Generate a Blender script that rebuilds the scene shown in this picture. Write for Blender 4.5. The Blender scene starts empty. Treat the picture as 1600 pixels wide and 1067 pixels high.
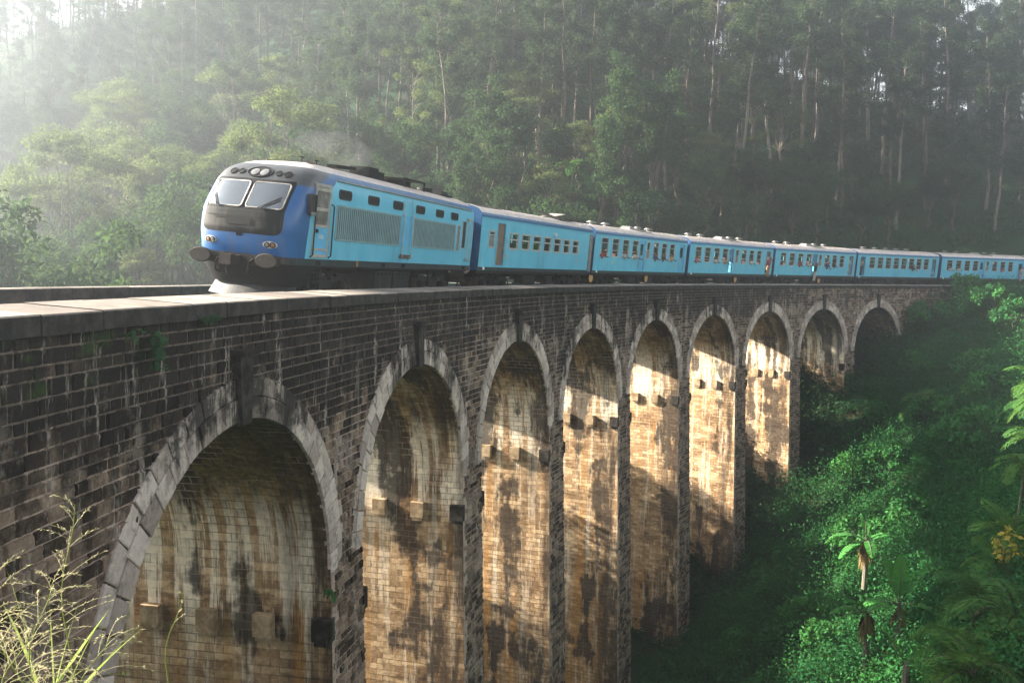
import bpy, bmesh, math, random
import numpy as np
from mathutils import Vector, Matrix
R_ = math.radians
SC = bpy.context.scene
COL = SC.collection
rng = np.random.default_rng(7)
random.seed(11)

# ------------------------------------------------------------------ camera
FPX, PITCH_C, ROLL = 1437.72, 0.07233, 0.01393          # focal length in pixels of a 1600 px wide frame
cam_d = bpy.data.cameras.new('camera'); cam = bpy.data.objects.new('camera', cam_d); COL.objects.link(cam)
cam_d.sensor_width = 36; cam_d.lens = FPX / 1600 * 36; cam_d.clip_start = 0.1; cam_d.clip_end = 4000
_X = Vector((1, 0, 0)); _D = Vector((0, -math.sin(PITCH_C), -math.cos(PITCH_C))); _F = Vector((0, math.cos(PITCH_C), -math.sin(PITCH_C)))
_r = math.cos(ROLL) * _X - math.sin(ROLL) * _D; _u = -(math.sin(ROLL) * _X + math.cos(ROLL) * _D)
cam.matrix_world = Matrix(((_r.x, _u.x, -_F.x, 0), (_r.y, _u.y, -_F.y, 0), (_r.z, _u.z, -_F.z, 0), (0, 0, 0, 1)))
SC.camera = cam
# ------------------------------------------------------------------ sky, sun, exposure
SUN_AZ, SUN_EL = 78.0, 24.0      # degrees to the left of the view direction (+y), degrees up
world = bpy.data.worlds.new('World'); SC.world = world; world.use_nodes = True
wn = world.node_tree; bg = wn.nodes['Background']
sky = wn.nodes.new('ShaderNodeTexSky'); sky.sky_type = 'NISHITA'; sky.sun_disc = False
sky.sun_elevation = R_(SUN_EL); sky.sun_rotation = R_(-SUN_AZ); sky.altitude = 900; sky.dust_density = 2.0
hs = wn.nodes.new('ShaderNodeHueSaturation'); hs.inputs['Saturation'].default_value = 0.38; hs.inputs['Value'].default_value = 1.0
wn.links.new(sky.outputs[0], hs.inputs['Color']); wt = wn.nodes.new('ShaderNodeMix'); wt.data_type = 'RGBA'; wt.blend_type = 'MULTIPLY'; wt.inputs[0].default_value = 1.0; wt.inputs[7].default_value = (1.05, 1.0, 0.93, 1)
wn.links.new(hs.outputs[0], wt.inputs[6]); wn.links.new(wt.outputs[2], bg.inputs[0]); bg.inputs[1].default_value = 0.062
sl = bpy.data.lights.new('sun', 'SUN'); sl.energy = 5.0; sl.angle = R_(0.6); sl.color = (1.0, 0.90, 0.76)
sun = bpy.data.objects.new('sun', sl); COL.objects.link(sun)
SUNV = Vector((-math.sin(R_(SUN_AZ)) * math.cos(R_(SUN_EL)), math.cos(R_(SUN_AZ)) * math.cos(R_(SUN_EL)), math.sin(R_(SUN_EL))))
sun.rotation_euler = SUNV.to_track_quat('Z', 'Y').to_euler(); sun.location = SUNV * 60
SC.view_settings.view_transform = 'Standard'; SC.view_settings.look = 'None'; SC.view_settings.gamma = 1
SC.view_settings.exposure = 2.72
SC.cycles.max_bounces = 6; SC.cycles.diffuse_bounces = 4; SC.cycles.glossy_bounces = 2; SC.cycles.transmission_bounces = 4
SC.cycles.transparent_max_bounces = 4; SC.cycles.volume_bounces = 0
SC.cycles.sample_clamp_indirect = 6.0
# haze: one closed box of thin bright air round the whole valley
HAZE = 0.0015
hz = bpy.data.meshes.new('haze'); _b = bmesh.new(); bmesh.ops.create_cube(_b, size=1.0); _b.to_mesh(hz); _b.free()
haze = bpy.data.objects.new('haze', hz); COL.objects.link(haze); haze['kind'] = 'stuff'
haze.scale = (312, 344, 146); haze.location = (0, 106, 42)
hm = bpy.data.materials.new('haze_air'); hm.use_nodes = True; hnt = hm.node_tree
for n in list(hnt.nodes):
    if n.type != 'OUTPUT_MATERIAL': hnt.nodes.remove(n)
hv = hnt.nodes.new('ShaderNodeVolumePrincipled'); hv.inputs['Color'].default_value = (0.80, 0.90, 1.0, 1)
hv.inputs['Density'].default_value = HAZE; hv.inputs['Anisotropy'].default_value = 0.76
hnt.links.new(hv.outputs[0], [n for n in hnt.nodes if n.type == 'OUTPUT_MATERIAL'][0].inputs['Volume'])
hz.materials.append(hm)

# ------------------------------------------------------------------ helpers
def tag(o, label=None, cat=None, group=None, kind=None):
    if label: o['label'] = label
    if cat: o['category'] = cat
    if group: o['group'] = group
    if kind: o['kind'] = kind
    return o

def empty(name, loc=(0, 0, 0), label=None, cat=None, group=None):
    o = bpy.data.objects.new(name, None); COL.objects.link(o); o.location = loc; o.empty_display_size = 0.3
    return tag(o, label, cat, group)

class MB:
    """collects faces for one mesh; optional uv per corner, material slot and a random value per face"""
    def __init__(s): s.v = []; s.f = []; s.m = []; s.uv = []; s.r = []; s.sm = False
    def face(s, pts, m=0, uv=None, r=0.0):
        b = len(s.v); s.v.extend([tuple(p) for p in pts]); s.f.append(tuple(range(b, b + len(pts)))); s.m.append(m)
        s.uv.extend(uv if uv else [(p[0], p[2]) for p in pts]); s.r.append(r)
    def box(s, c, d, m=0, r=0.0, rot=None, taper=1.0):
        cx, cy, cz = c; dx, dy, dz = d[0] / 2, d[1] / 2, d[2] / 2
        P = []
        for z, t in ((-dz, 1.0), (dz, taper)):
            for x, y in ((-dx, -dy), (dx, -dy), (dx, dy), (-dx, dy)):
                p = Vector((x * t, y * t, z))
                if rot is not None: p = rot @ p
                P.append((p.x + cx, p.y + cy, p.z + cz))
        for q in ((0, 3, 2, 1), (4, 5, 6, 7), (0, 1, 5, 4), (1, 2, 6, 5), (2, 3, 7, 6), (3, 0, 4, 7)):
            s.face([P[i] for i in q], m, None, r)
    def bar(s, a, b, w, m=0, n=6, w2=None):
        tube(s, [a, b], [w, w if w2 is None else w2], n, m)
    def disc(s, c, ax, rad, th, m=0, n=20, rx=None):
        ax = Vector(ax).normalized(); c = Vector(c)
        e1 = ax.orthogonal().normalized() if abs(ax.z) > 0.9 else Vector((0, 0, 1)).cross(ax).normalized()
        e2 = ax.cross(e1); rx = rx or rad
        A = [c + e1 * math.cos(2 * math.pi * i / n) * rx + e2 * math.sin(2 * math.pi * i / n) * rad for i in range(n)]
        B = [p + ax * th for p in A]
        s.face(B, m); s.face(A[::-1], m)
        for i in range(n): s.face([A[i], A[(i + 1) % n], B[(i + 1) % n], B[i]], m)
    def build(s, name, mats, parent=None, smooth=False, merge=False):
        me = bpy.data.meshes.new(name); me.from_pydata(s.v, [], s.f)
        if not isinstance(mats, (list, tuple)): mats = [mats]
        for m in mats: me.materials.append(m)
        me.polygons.foreach_set('material_index', s.m)
        uvl = me.uv_layers.new(name='UVMap'); uvl.data.foreach_set('uv', np.array(s.uv, 'f').ravel())
        at = me.attributes.new('rnd', 'FLOAT', 'FACE'); at.data.foreach_set('value', np.array(s.r, 'f'))
        if merge:
            b = bmesh.new(); b.from_mesh(me); bmesh.ops.remove_doubles(b, verts=b.verts, dist=1e-4)
            bmesh.ops.recalc_face_normals(b, faces=b.faces); b.to_mesh(me); b.free()
        if smooth: me.polygons.foreach_set('use_smooth', [True] * len(me.polygons))
        me.update()
        o = bpy.data.objects.new(name, me); COL.objects.link(o)
        if parent: o.parent = parent
        return o

def tube(mb, pts, rad, n=6, m=0, cap=True):
    pts = [Vector(p) for p in pts]; rings = []; ref = None
    for i, p in enumerate(pts):
        t = (pts[min(i + 1, len(pts) - 1)] - pts[max(i - 1, 0)]).normalized()
        if ref is None: ref = t.orthogonal().normalized()
        e1 = (ref - t * ref.dot(t)).normalized(); e2 = t.cross(e1); ref = e1
        rr = rad[i] if isinstance(rad, (list, tuple)) else rad
        rings.append([p + (e1 * math.cos(2 * math.pi * k / n) + e2 * math.sin(2 * math.pi * k / n)) * rr for k in range(n)])
    for a, b in zip(rings, rings[1:]):
        for k in range(n): mb.face([a[k], a[(k + 1) % n], b[(k + 1) % n], b[k]], m)
    if cap: mb.face(rings[0][::-1], m); mb.face(rings[-1], m)

def copy_tree(o, parent=None):
    c = o.copy(); COL.objects.link(c)
    if parent: c.parent = parent
    for ch in list(o.children): copy_tree(ch, c)
    return c

# ------------------------------------------------------------------ node materials
class G:
    def __init__(s, name):
        s.mat = bpy.data.materials.new(name); s.mat.use_nodes = True; s.t = s.mat.node_tree
        for n in list(s.t.nodes): s.t.nodes.remove(n)
        s.out = s.t.nodes.new('ShaderNodeOutputMaterial')
    def n(s, typ, props=None, **ins):
        nd = s.t.nodes.new('ShaderNode' + typ)
        for k, v in (props or {}).items(): setattr(nd, k, v)
        for k, v in ins.items():
            key = int(k[1:]) if k[0] == '_' and k[1:].isdigit() else k.replace('_', ' ')
            s.set(nd.inputs[key], v)
        return nd
    def set(s, sock, v):
        if isinstance(v, bpy.types.NodeSocket): s.t.links.new(v, sock)
        elif isinstance(v, (tuple, list)) and sock.type == 'RGBA' and len(v) == 3: sock.default_value = (*v, 1)
        else: sock.default_value = v
    def mix(s, f, a, b, bt='MIX'):
        nd = s.t.nodes.new('ShaderNodeMix'); nd.data_type = 'RGBA'; nd.blend_type = bt
        s.set(nd.inputs[0], f); s.set(nd.inputs[6], a); s.set(nd.inputs[7], b); return nd.outputs[2]
    def math(s, op, a, b=0.0, clamp=False):
        nd = s.t.nodes.new('ShaderNodeMath'); nd.operation = op; nd.use_clamp = clamp
        s.set(nd.inputs[0], a); s.set(nd.inputs[1], b); return nd.outputs[0]
    def ramp(s, v, lo, hi, a=0.0, b=1.0):
        nd = s.t.nodes.new('ShaderNodeMapRange'); nd.interpolation_type = 'SMOOTHSTEP'
        s.set(nd.inputs[0], v); nd.inputs[1].default_value = lo; nd.inputs[2].default_value = hi
        nd.inputs[3].default_value = a; nd.inputs[4].default_value = b; return nd.outputs[0]
    def noise(s, vec, scale, detail=4, rough=0.6, out=0):
        nd = s.n('TexNoise', None, Scale=scale, Detail=detail, Roughness=rough)
        if vec is not None: s.t.links.new(vec, nd.inputs['Vector'])
        return nd.outputs[out]
    def mapv(s, vec, sc=(1, 1, 1), loc=(0, 0, 0)):
        nd = s.n('Mapping'); s.t.links.new(vec, nd.inputs[0]); s.set(nd.inputs['Scale'], sc); s.set(nd.inputs['Location'], loc); return nd.outputs[0]
    def bump(s, h, strength=0.5, dist=0.02, normal=None):
        nd = s.n('Bump', None, Strength=strength, Distance=dist); s.t.links.new(h, nd.inputs['Height'])
        if normal is not None: s.t.links.new(normal, nd.inputs['Normal'])
        return nd.outputs[0]
    def attr(s, name): return s.n('Attribute', dict(attribute_name=name)).outputs['Fac']
    def uv(s): return s.n('UVMap', dict(uv_map='UVMap')).outputs[0]
    def objc(s): return s.n('TexCoord').outputs['Object']
    def pos(s): return s.n('NewGeometry').outputs['Position']
    def sep(s, v): nd = s.n('SeparateXYZ'); s.t.links.new(v, nd.inputs[0]); return nd.outputs
    def comb(s, x, y, z=0.0):
        nd = s.n('CombineXYZ'); s.set(nd.inputs[0], x); s.set(nd.inputs[1], y); s.set(nd.inputs[2], z); return nd.outputs[0]
    def finish(s, col, rough=0.85, metal=0.0, normal=None, spec=0.3, coat=0.0):
        p = s.n('BsdfPrincipled'); s.set(p.inputs['Base Color'], col); s.set(p.inputs['Roughness'], rough)
        s.set(p.inputs['Metallic'], metal); s.set(p.inputs['Specular IOR Level'], spec); s.set(p.inputs['Coat Weight'], coat)
        if normal is not None: s.t.links.new(normal, p.inputs['Normal'])
        s.t.links.new(p.outputs[0], s.out.inputs[0]); return s.mat

def plain(name, col, rough=0.6, metal=0.0, spec=0.4, var=0.12, scale=3.0, coat=0.0, dirt=0.0):
    """a paint, metal or cloth with slight uneven wear and dust"""
    g = G(name); o = g.objc()
    n1 = g.noise(o, scale, 5, 0.65)
    c = g.mix(g.ramp(n1, 0.3, 0.75), tuple(max(0, x * (1 - var)) for x in col), tuple(min(1, x * (1 + var)) for x in col))
    if dirt:
        st = g.noise(g.mapv(o, (2.2, 2.2, 0.35)), 2.2, 5, 0.7)
        c = g.mix(g.math('MULTIPLY', g.ramp(st, 0.5, 0.75), dirt), c, (0.16, 0.13, 0.10))
    rg = g.math('ADD', g.math('MULTIPLY', n1, 0.2), rough - 0.1)
    return g.finish(c, rg, metal, None, spec, coat)
# ================================================================== masonry and ground materials
def facade_mat(name, lo, hi, mortar=False, ring=False, key=False):
    g = G(name); uv = g.uv(); o = g.pos(); su, zv, _ = g.sep(uv)
    rnd = g.attr('rnd')
    fine = g.noise(o, 9.0, 6, 0.7); mid = g.noise(o, 2.3, 5, 0.65)
    base = g.mix(g.ramp(g.math('ADD', g.math('MULTIPLY', rnd, 0.50), g.math('MULTIPLY', fine, 0.75)), 0.40, 0.98), lo, hi)
    streak = g.noise(g.mapv(uv, (1.5, 0.16, 1)), 1.0, 6, 0.7)
    big = g.noise(g.mapv(uv, (0.10, 0.30, 1), (3.1, 0.4, 0)), 1.0, 4, 0.6)
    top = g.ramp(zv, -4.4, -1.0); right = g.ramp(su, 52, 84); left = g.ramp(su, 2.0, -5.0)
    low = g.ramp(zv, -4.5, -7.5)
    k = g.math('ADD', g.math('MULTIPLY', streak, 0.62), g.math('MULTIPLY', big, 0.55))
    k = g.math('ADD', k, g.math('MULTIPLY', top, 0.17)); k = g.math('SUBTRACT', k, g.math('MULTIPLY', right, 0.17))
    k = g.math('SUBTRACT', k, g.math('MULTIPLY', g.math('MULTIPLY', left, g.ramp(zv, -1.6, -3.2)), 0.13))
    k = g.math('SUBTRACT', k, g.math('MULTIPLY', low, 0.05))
    k = g.math('ADD', k, g.math('MULTIPLY', g.math('SUBTRACT', mid, 0.5), 0.42))
    k = g.math('ADD', k, g.math('MULTIPLY', g.math('SUBTRACT', fine, 0.5), 0.22))
    if not ring: k = g.math('ADD', k, g.math('MULTIPLY', g.math('SUBTRACT', rnd, 0.5), -0.045))
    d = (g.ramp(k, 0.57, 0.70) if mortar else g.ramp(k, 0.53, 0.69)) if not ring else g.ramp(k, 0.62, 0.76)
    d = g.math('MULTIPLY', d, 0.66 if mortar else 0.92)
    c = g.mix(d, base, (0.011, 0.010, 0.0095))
    # pale lime runs
    lime = g.noise(g.mapv(uv, (2.6, 0.28, 1), (7.7, 1.2, 0)), 1.0, 5, 0.75)
    lime = g.math('MULTIPLY', g.ramp(lime, 0.545, 0.65), g.ramp(mid, 0.35, 0.6))
    c = g.mix(g.math('MULTIPLY', lime, 0.75), c, (0.56, 0.475, 0.41))
    pp = g.math('MULTIPLY', g.ramp(g.noise(o, 0.85, 6, 0.72), 0.53, 0.63), g.ramp(zv, -1.3, -2.2))
    c = g.mix(g.math('MULTIPLY', pp, 0.55 if not mortar else 0.8), c, (0.44, 0.355, 0.295))
    gm = g.ramp(g.noise(o, 3.4, 5, 0.7), 0.50, 0.62)
    c = g.mix(g.math('MULTIPLY', gm, 0.75 if mortar else 0.35), c, (0.030, 0.025, 0.021))
    # moss close under the coping at the near end
    ms = g.math('MULTIPLY', g.ramp(g.noise(o, 1.3, 5, 0.7), 0.52, 0.66), g.math('MULTIPLY', g.ramp(su, -2.0, -5.0), g.ramp(zv, -2.1, -1.2)))
    c = g.mix(g.math('MULTIPLY', ms, 0.9), c, (0.035, 0.060, 0.012))
    h = g.math('ADD', g.math('MULTIPLY', fine, 0.7), g.math('MULTIPLY', mid, 0.6))
    nb = g.bump(h, 0.9, 0.05)
    return g.finish(c, 0.92, 0.0, nb, 0.15)

M_STONE = facade_mat('rockfaced_stone', (0.040, 0.027, 0.020), (0.33, 0.235, 0.17))
M_MORTAR = facade_mat('mortar', (0.46, 0.345, 0.28), (0.70, 0.55, 0.45), mortar=True)
M_RING = facade_mat('dressed_stone', (0.36, 0.285, 0.245), (0.70, 0.585, 0.51), ring=True)

def dark_stone(name, lo, hi, sc=4.0):
    g = G(name); o = g.pos(); n = g.noise(o, sc, 6, 0.7); n2 = g.noise(g.mapv(o, (1, 1, 0.25)), 3.0, 5, 0.7)
    c = g.mix(g.ramp(n, 0.35, 0.7), lo, hi); c = g.mix(g.math('MULTIPLY', g.ramp(n2, 0.58, 0.72), 0.5), c, (0.20, 0.18, 0.15))
    return g.finish(c, 0.92, 0, g.bump(n, 0.6, 0.03), 0.15)
M_KEY = dark_stone('weathered_black_stone', (0.014, 0.013, 0.012), (0.062, 0.053, 0.045))

def coping_mat():
    g = G('coping_concrete'); o = g.pos(); uv = g.uv(); su, ov, _ = g.sep(uv); zz = g.sep(o)[2]
    n = g.noise(o, 3.2, 6, 0.7); f = g.noise(o, 22, 3, 0.6); r = g.attr('rnd')
    c = g.mix(g.ramp(g.math('ADD', g.math('MULTIPLY', n, 0.6), g.math('MULTIPLY', r, 0.4)), 0.25, 0.8), (0.15, 0.126, 0.108), (0.32, 0.275, 0.235))
    c = g.mix(g.ramp(g.noise(o, 0.9, 6, 0.75), 0.48, 0.66, 0, 0.75), c, (0.11, 0.095, 0.08))
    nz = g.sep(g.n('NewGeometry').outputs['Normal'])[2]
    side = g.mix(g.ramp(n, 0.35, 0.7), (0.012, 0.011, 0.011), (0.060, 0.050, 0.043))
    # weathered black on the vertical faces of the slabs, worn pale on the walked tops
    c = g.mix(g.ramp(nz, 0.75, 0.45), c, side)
    return g.finish(c, 0.85, 0, g.bump(g.math('ADD', n, f), 0.35, 0.015), 0.25)
M_COP = coping_mat()

def barrel_mat(name):
    """warm lime-streaked masonry inside the arches; uv = (across the bridge, height)"""
    g = G(name); uv = g.uv(); o = g.pos(); ov, zv, _ = g.sep(uv); rnd = g.attr('rnd')
    rz = g.math('MULTIPLY', rnd, 37.0)
    br = g.n('TexBrick', dict(offset=0.5), Scale=1.0, Mortar_Size=0.012, Mortar_Smooth=0.3, Bias=0.0, Brick_Width=0.46, Row_Height=0.20)
    g.t.links.new(g.mapv(uv, (1, 1, 1)), br.inputs['Vector']); g.set(br.inputs['Color1'], (0, 0, 0)); g.set(br.inputs['Color2'], (1, 1, 1)); g.set(br.inputs['Mortar'], (0.5, 0.5, 0.5))
    bcol = g.sep(br.outputs['Color'])[0]; mort = br.outputs['Fac']
    off = g.comb(rz, rz, 0.0)
    uvo = g.n('VectorMath', dict(operation='ADD')); g.t.links.new(uv, uvo.inputs[0]); g.t.links.new(off, uvo.inputs[1]); uvo = uvo.outputs[0]
    fine = g.noise(o, 7.0, 6, 0.7); mid = g.noise(uvo, 0.55, 5, 0.65)
    c = g.mix(g.ramp(g.math('ADD', g.math('MULTIPLY', bcol, 0.45), g.math('MULTIPLY', fine, 0.6)), 0.2, 0.9), (0.33, 0.20, 0.100), (0.60, 0.43, 0.255))
    # browner, bare courses in horizontal patches
    band = g.noise(g.mapv(uvo, (0.28, 0.9, 1)), 1.0, 5, 0.7)
    c = g.mix(g.math('MULTIPLY', g.ramp(g.math('ADD', band, g.math('MULTIPLY', g.math('SUBTRACT', bcol, 0.5), 0.12)), 0.515, 0.60), 0.80), c, (0.15, 0.080, 0.036))
    # ochre rust runs, white lime runs, black damp runs
    och = g.noise(g.mapv(uvo, (1.5, 0.07, 1), (4, 9, 0)), 1.0, 5, 0.7)
    c = g.mix(g.math('MULTIPLY', g.ramp(och, 0.53, 0.64), 0.75), c, (0.46, 0.22, 0.05))
    run = g.noise(g.mapv(uvo, (2.4, 0.13, 1), (1, 2, 0)), 1.0, 6, 0.75)
    zone = g.math('MULTIPLY', g.ramp(zv, -9.3, -7.2, 0.25, 1.0), g.ramp(zv, -4.4, -5.6, 0.35, 1.0))
    lime = g.math('MULTIPLY', g.ramp(g.math('ADD', run, g.math('MULTIPLY', zone, 0.09)), 0.545, 0.615), g.math('ADD', g.math('MULTIPLY', zone, 0.66), 0.34))
    c = g.mix(lime, c, (0.78, 0.68, 0.53))
    # olive damp film on the vault, broken by pale runs, plus the near arch's painted shade
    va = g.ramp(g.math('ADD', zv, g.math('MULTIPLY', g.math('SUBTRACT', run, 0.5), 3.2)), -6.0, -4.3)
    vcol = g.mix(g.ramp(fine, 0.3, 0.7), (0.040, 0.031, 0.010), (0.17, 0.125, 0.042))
    c = g.mix(g.math('MULTIPLY', va, g.ramp(g.sep(o)[1], 22, 27, 0.92, 0.60)), c, vcol)  # stronger towards the camera, painting the unlit first arch darker
    dk = g.noise(g.mapv(uvo, (0.42, 0.075, 1), (11, 5, 0)), 1.0, 6, 0.65)
    dd = g.ramp(g.math('ADD', dk, g.math('MULTIPLY', g.math('SUBTRACT', mid, 0.5), 0.50)), 0.515, 0.585)
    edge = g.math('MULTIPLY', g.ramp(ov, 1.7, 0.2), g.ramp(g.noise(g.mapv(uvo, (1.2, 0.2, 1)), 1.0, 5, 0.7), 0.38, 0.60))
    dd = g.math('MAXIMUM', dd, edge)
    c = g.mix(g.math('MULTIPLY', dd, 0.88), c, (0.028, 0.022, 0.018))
    c = g.mix(g.math('MULTIPLY', g.math('MULTIPLY', mort, g.ramp(mid, 0.48, 0.62)), g.ramp(zv, -7.5, -5.5, 0.22, 0.85)), c, (0.52, 0.43, 0.33))
    tone = g.math('ADD', g.math('MULTIPLY', bcol, 0.26), g.math('MULTIPLY', fine, 1.1)); c = g.mix(1.0, c, g.comb(*[g.ramp(tone, 0.2, 1.05, 0.66, 1.26)] * 3), 'MULTIPLY')
    c = g.mix(g.math('MULTIPLY', g.math('MULTIPLY', mort, g.ramp(mid, 0.55, 0.42)), 0.55), c, (0.05, 0.035, 0.022))
    h = g.math('SUBTRACT', g.math('ADD', g.math('MULTIPLY', fine, 0.6), g.math('MULTIPLY', bcol, 0.25)), g.math('MULTIPLY', mort, 1.1))
    return g.finish(c, 0.9, 0, g.bump(h, 0.9, 0.045), 0.15)
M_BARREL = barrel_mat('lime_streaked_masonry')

def earth_mat():
    g = G('hillside_earth'); o = g.pos(); n = g.noise(o, 0.18, 6, 0.7); f = g.noise(o, 2.0, 5, 0.7)
    c = g.mix(g.ramp(f, 0.3, 0.7), (0.030, 0.026, 0.014), (0.060, 0.048, 0.028))
    c = g.mix(g.ramp(n, 0.30, 0.48), c, (0.014, 0.042, 0.014))
    return g.finish(c, 0.95, 0, g.bump(f, 0.8, 0.2), 0.1)
M_EARTH = earth_mat()
def ballast_mat():
    g = G('ballast'); o = g.pos(); v = g.n('TexVoronoi', None, Scale=14.0); g.t.links.new(o, v.inputs['Vector'])
    c = g.mix(g.sep(v.outputs['Color'])[0], (0.10, 0.085, 0.07), (0.30, 0.26, 0.22))
    return g.finish(c, 0.95, 0, g.bump(v.outputs['Distance'], 1.0, 0.05), 0.1)
M_BALLAST = ballast_mat()
M_RUST = plain('rusty_steel', (0.16, 0.085, 0.05), 0.6, 0.5, 0.4, 0.3, 8)
M_TIMBER = plain('sleeper_timber', (0.10, 0.075, 0.055), 0.9, 0, 0.2, 0.3, 6)

# ================================================================== bridge curve
KC, HD, NX, NY = 0.0083545, 0.148076, -4.7794, 15.9908
RAD = 1 / KC; CX = NX + math.cos(HD) * RAD; CY = NY - math.sin(HD) * RAD
def T(s, off, z):
    t = HD + KC * s; r = RAD + off
    return Vector((CX - r * math.cos(t), CY + r * math.sin(t), z))
def to_so(x, y):
    r = math.hypot(x - CX, y - CY); t = math.atan2(y - CY, -(x - CX))
    return (t - HD) / KC, r - RAD
PIT, AA, BB = 10.6, 4.305, 4.043
Z_COP, Z_CROWN, WID = -0.52, -2.62, 8.0
Z_SPR = Z_CROWN - BB; Z_FB = Z_COP - 0.25          # underside of coping
ARCH = [PIT * i for i in range(9)]
Z_RAIL = -0.9
S0, S1 = -16.0, 128.0

# ================================================================== terrain
CTRL = [(0, 0, -1.75), (-2, 2.0, -1.75), (2, 2.0, -2.2), (-1.8, 4.2, -2.5), (-3.5, 6, -5.2), (-4.5, 8.5, -6.6), (0, 8, -6.6), (5, 8, -8), (5, 0, -4), (15, 8, -8), (30, 10, -4), (0, -12, 1), (-14, -4, -2.2), (-9.5, 4, -2.0), (-8, 10, -3.2),
        (-3.5, 16, -10.5), (-3, 22, -14.5), (-2, 27, -20), (0, 34, -25), (4, 44, -26), (9, 54, -25.5), (14, 64, -24.0), (18.5, 71, -21.2), (24, 78, -16.6), (29, 83, -12), (35, 88.5, -7.4), (39, 91.5, -5.6), (45, 96, -2.0), (52, 101, -1.0), (62, 107, -1.0),
        (2, 18, -14), (6, 26, -20), (9, 36, -24), (14, 45, -22), (19, 47, -18), (22, 58, -17.5), (27, 66, -15), (33, 72, -11.5), (40, 80, -7.5), (48, 88, -4), (40, 70, -8.5), (26, 46, -12), (34, 58, -9.5), (45, 68, -6), (60, 80, -4), (12, 24, -13), (16, 29, -12.5), (20, 36, -12), (26, 34, -6), (40, 45, -3), (18, 18, -8),
        (-9, 18, -8), (-10, 26, -13), (-8, 36, -18), (-6, 46, -22), (0, 58, -21), (6, 70, -17), (12, 80, -12), (22, 88, -7), (30, 96, -1), (40, 103, -0.5), (55, 112, 0.5),
        (-20, 30, -13), (-30, 45, -14), (-20, 60, -19), (-40, 70, -16), (-14, 80, -14), (-3, 90, -8), (-12, 105, 3), (-4, 112, 8), (8, 104, 6), (20, 106, 6), (35, 115, 8), (50, 124, 9), (68, 122, 7),
        (-35, 100, -7), (-60, 110, -11), (-90, 130, -9), (-60, 150, -2), (-30, 140, 8), (0, 135, 18), (20, 135, 19), (40, 140, 20), (60, 150, 22), (85, 145, 18),
        (-10, 170, 40), (25, 160, 30), (55, 168, 29), (85, 172, 29), (120, 160, 24), (-45, 190, 45), (-90, 190, 18), (-130, 180, 10),
        (-20, 215, 64), (30, 205, 54), (70, 205, 39), (110, 205, 32), (-70, 250, 72), (-120, 260, 68), (-170, 260, 52), (-150, 320, 66), (-60, 320, 76), (20, 290, 70), (100, 270, 40), (180, 240, 30),
        (-60, 20, -14), (-60, 60, -14), (-100, 40, -16), (-100, 90, -12), (-160, 60, -14), (-170, 140, -4), (-240, 100, -6), (-240, 220, 20), (-60, -20, -8), (-140, -30, -12), (60, 20, 2), (80, 60, 2), (100, 100, 6), (60, -30, 4), (0, -40, 4), (140, 80, 8), (180, 150, 18), (240, 60, 10), (0, 420, 70), (-240, 400, 60), (240, 400, 40)]
_cp = np.array(CTRL, float)
def _tps(d2): return np.where(d2 > 0, d2 * np.log(np.maximum(d2, 1e-12)) * 0.5, 0.0)
_P = np.c_[np.ones(len(_cp)), _cp[:, :2] / 100]
_d2 = ((_cp[:, None, :2] - _cp[None, :, :2]) ** 2).sum(-1) / 1e4
_A = np.block([[_tps(_d2) + np.eye(len(_cp)) * 2e-4, _P], [_P.T, np.zeros((3, 3))]])
_w = np.linalg.solve(_A, np.r_[_cp[:, 2], 0, 0, 0])
def _bump(x, y):
    return 0.45 * np.sin(x * 0.31 + 1.3) * np.cos(y * 0.27) + 0.3 * np.sin(x * 0.83 + y * 0.61) + 0.9 * np.sin(x * 0.09 - y * 0.07 + 2)
def ground(x, y):
    x = np.atleast_1d(np.asarray(x, float)); y = np.atleast_1d(np.asarray(y, float))
    xc = np.clip(x, -260, 260); yc = np.clip(y, -60, 430)
    d2 = ((xc[:, None] - _cp[None, :, 0]) ** 2 + (yc[:, None] - _cp[None, :, 1]) ** 2) / 1e4
    z = _tps(d2) @ _w[:-3] + _w[-3] + _w[-2] * xc / 100 + _w[-1] * yc / 100
    z = np.clip(z, -27, 82)
    near = np.clip((np.hypot(x, y) - 8) / 25, 0, 1)
    return z + _bump(x, y) * near * 0.6
def gz(x, y): return float(ground(x, y)[0])

def build_terrain():
    xs = np.linspace(-154, 154, 200)
    ys = np.r_[np.linspace(-64, -32, 12), np.linspace(-30, 230, 170), np.linspace(233, 276, 16)]
    X, Y = np.meshgrid(xs, ys); Z = np.concatenate([ground(X[i], Y[i]) for i in range(len(ys))]).reshape(X.shape)
    # the line runs in a shelf beyond the far abutment and behind the near one
    t = np.arctan2(Y - CY, -(X - CX)); s = (t - HD) / KC; off = np.hypot(X - CX, Y - CY) - RAD
    on = (off > -0.4) & (off < WID + 0.4) & (s > -60) & (s < 260) & ((s > 96) | (s < -9))
    Z = np.where(on, np.minimum(Z, -1.35), Z)
    V = np.c_[X.ravel(), Y.ravel(), Z.ravel()]; nx = len(xs); ny = len(ys)
    i = np.arange(nx * ny).reshape(ny, nx)
    F = np.stack([i[:-1, :-1], i[:-1, 1:], i[1:, 1:], i[1:, :-1]], -1).reshape(-1, 4)
    me = bpy.data.meshes.new('hillside'); me.from_pydata(V.tolist(), [], F.tolist()); me.materials.append(M_EARTH)
    me.polygons.foreach_set('use_smooth', [True] * len(me.polygons)); me.update()
    o = bpy.data.objects.new('hillside', me); COL.objects.link(o); o['kind'] = 'structure'
build_terrain()

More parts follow.
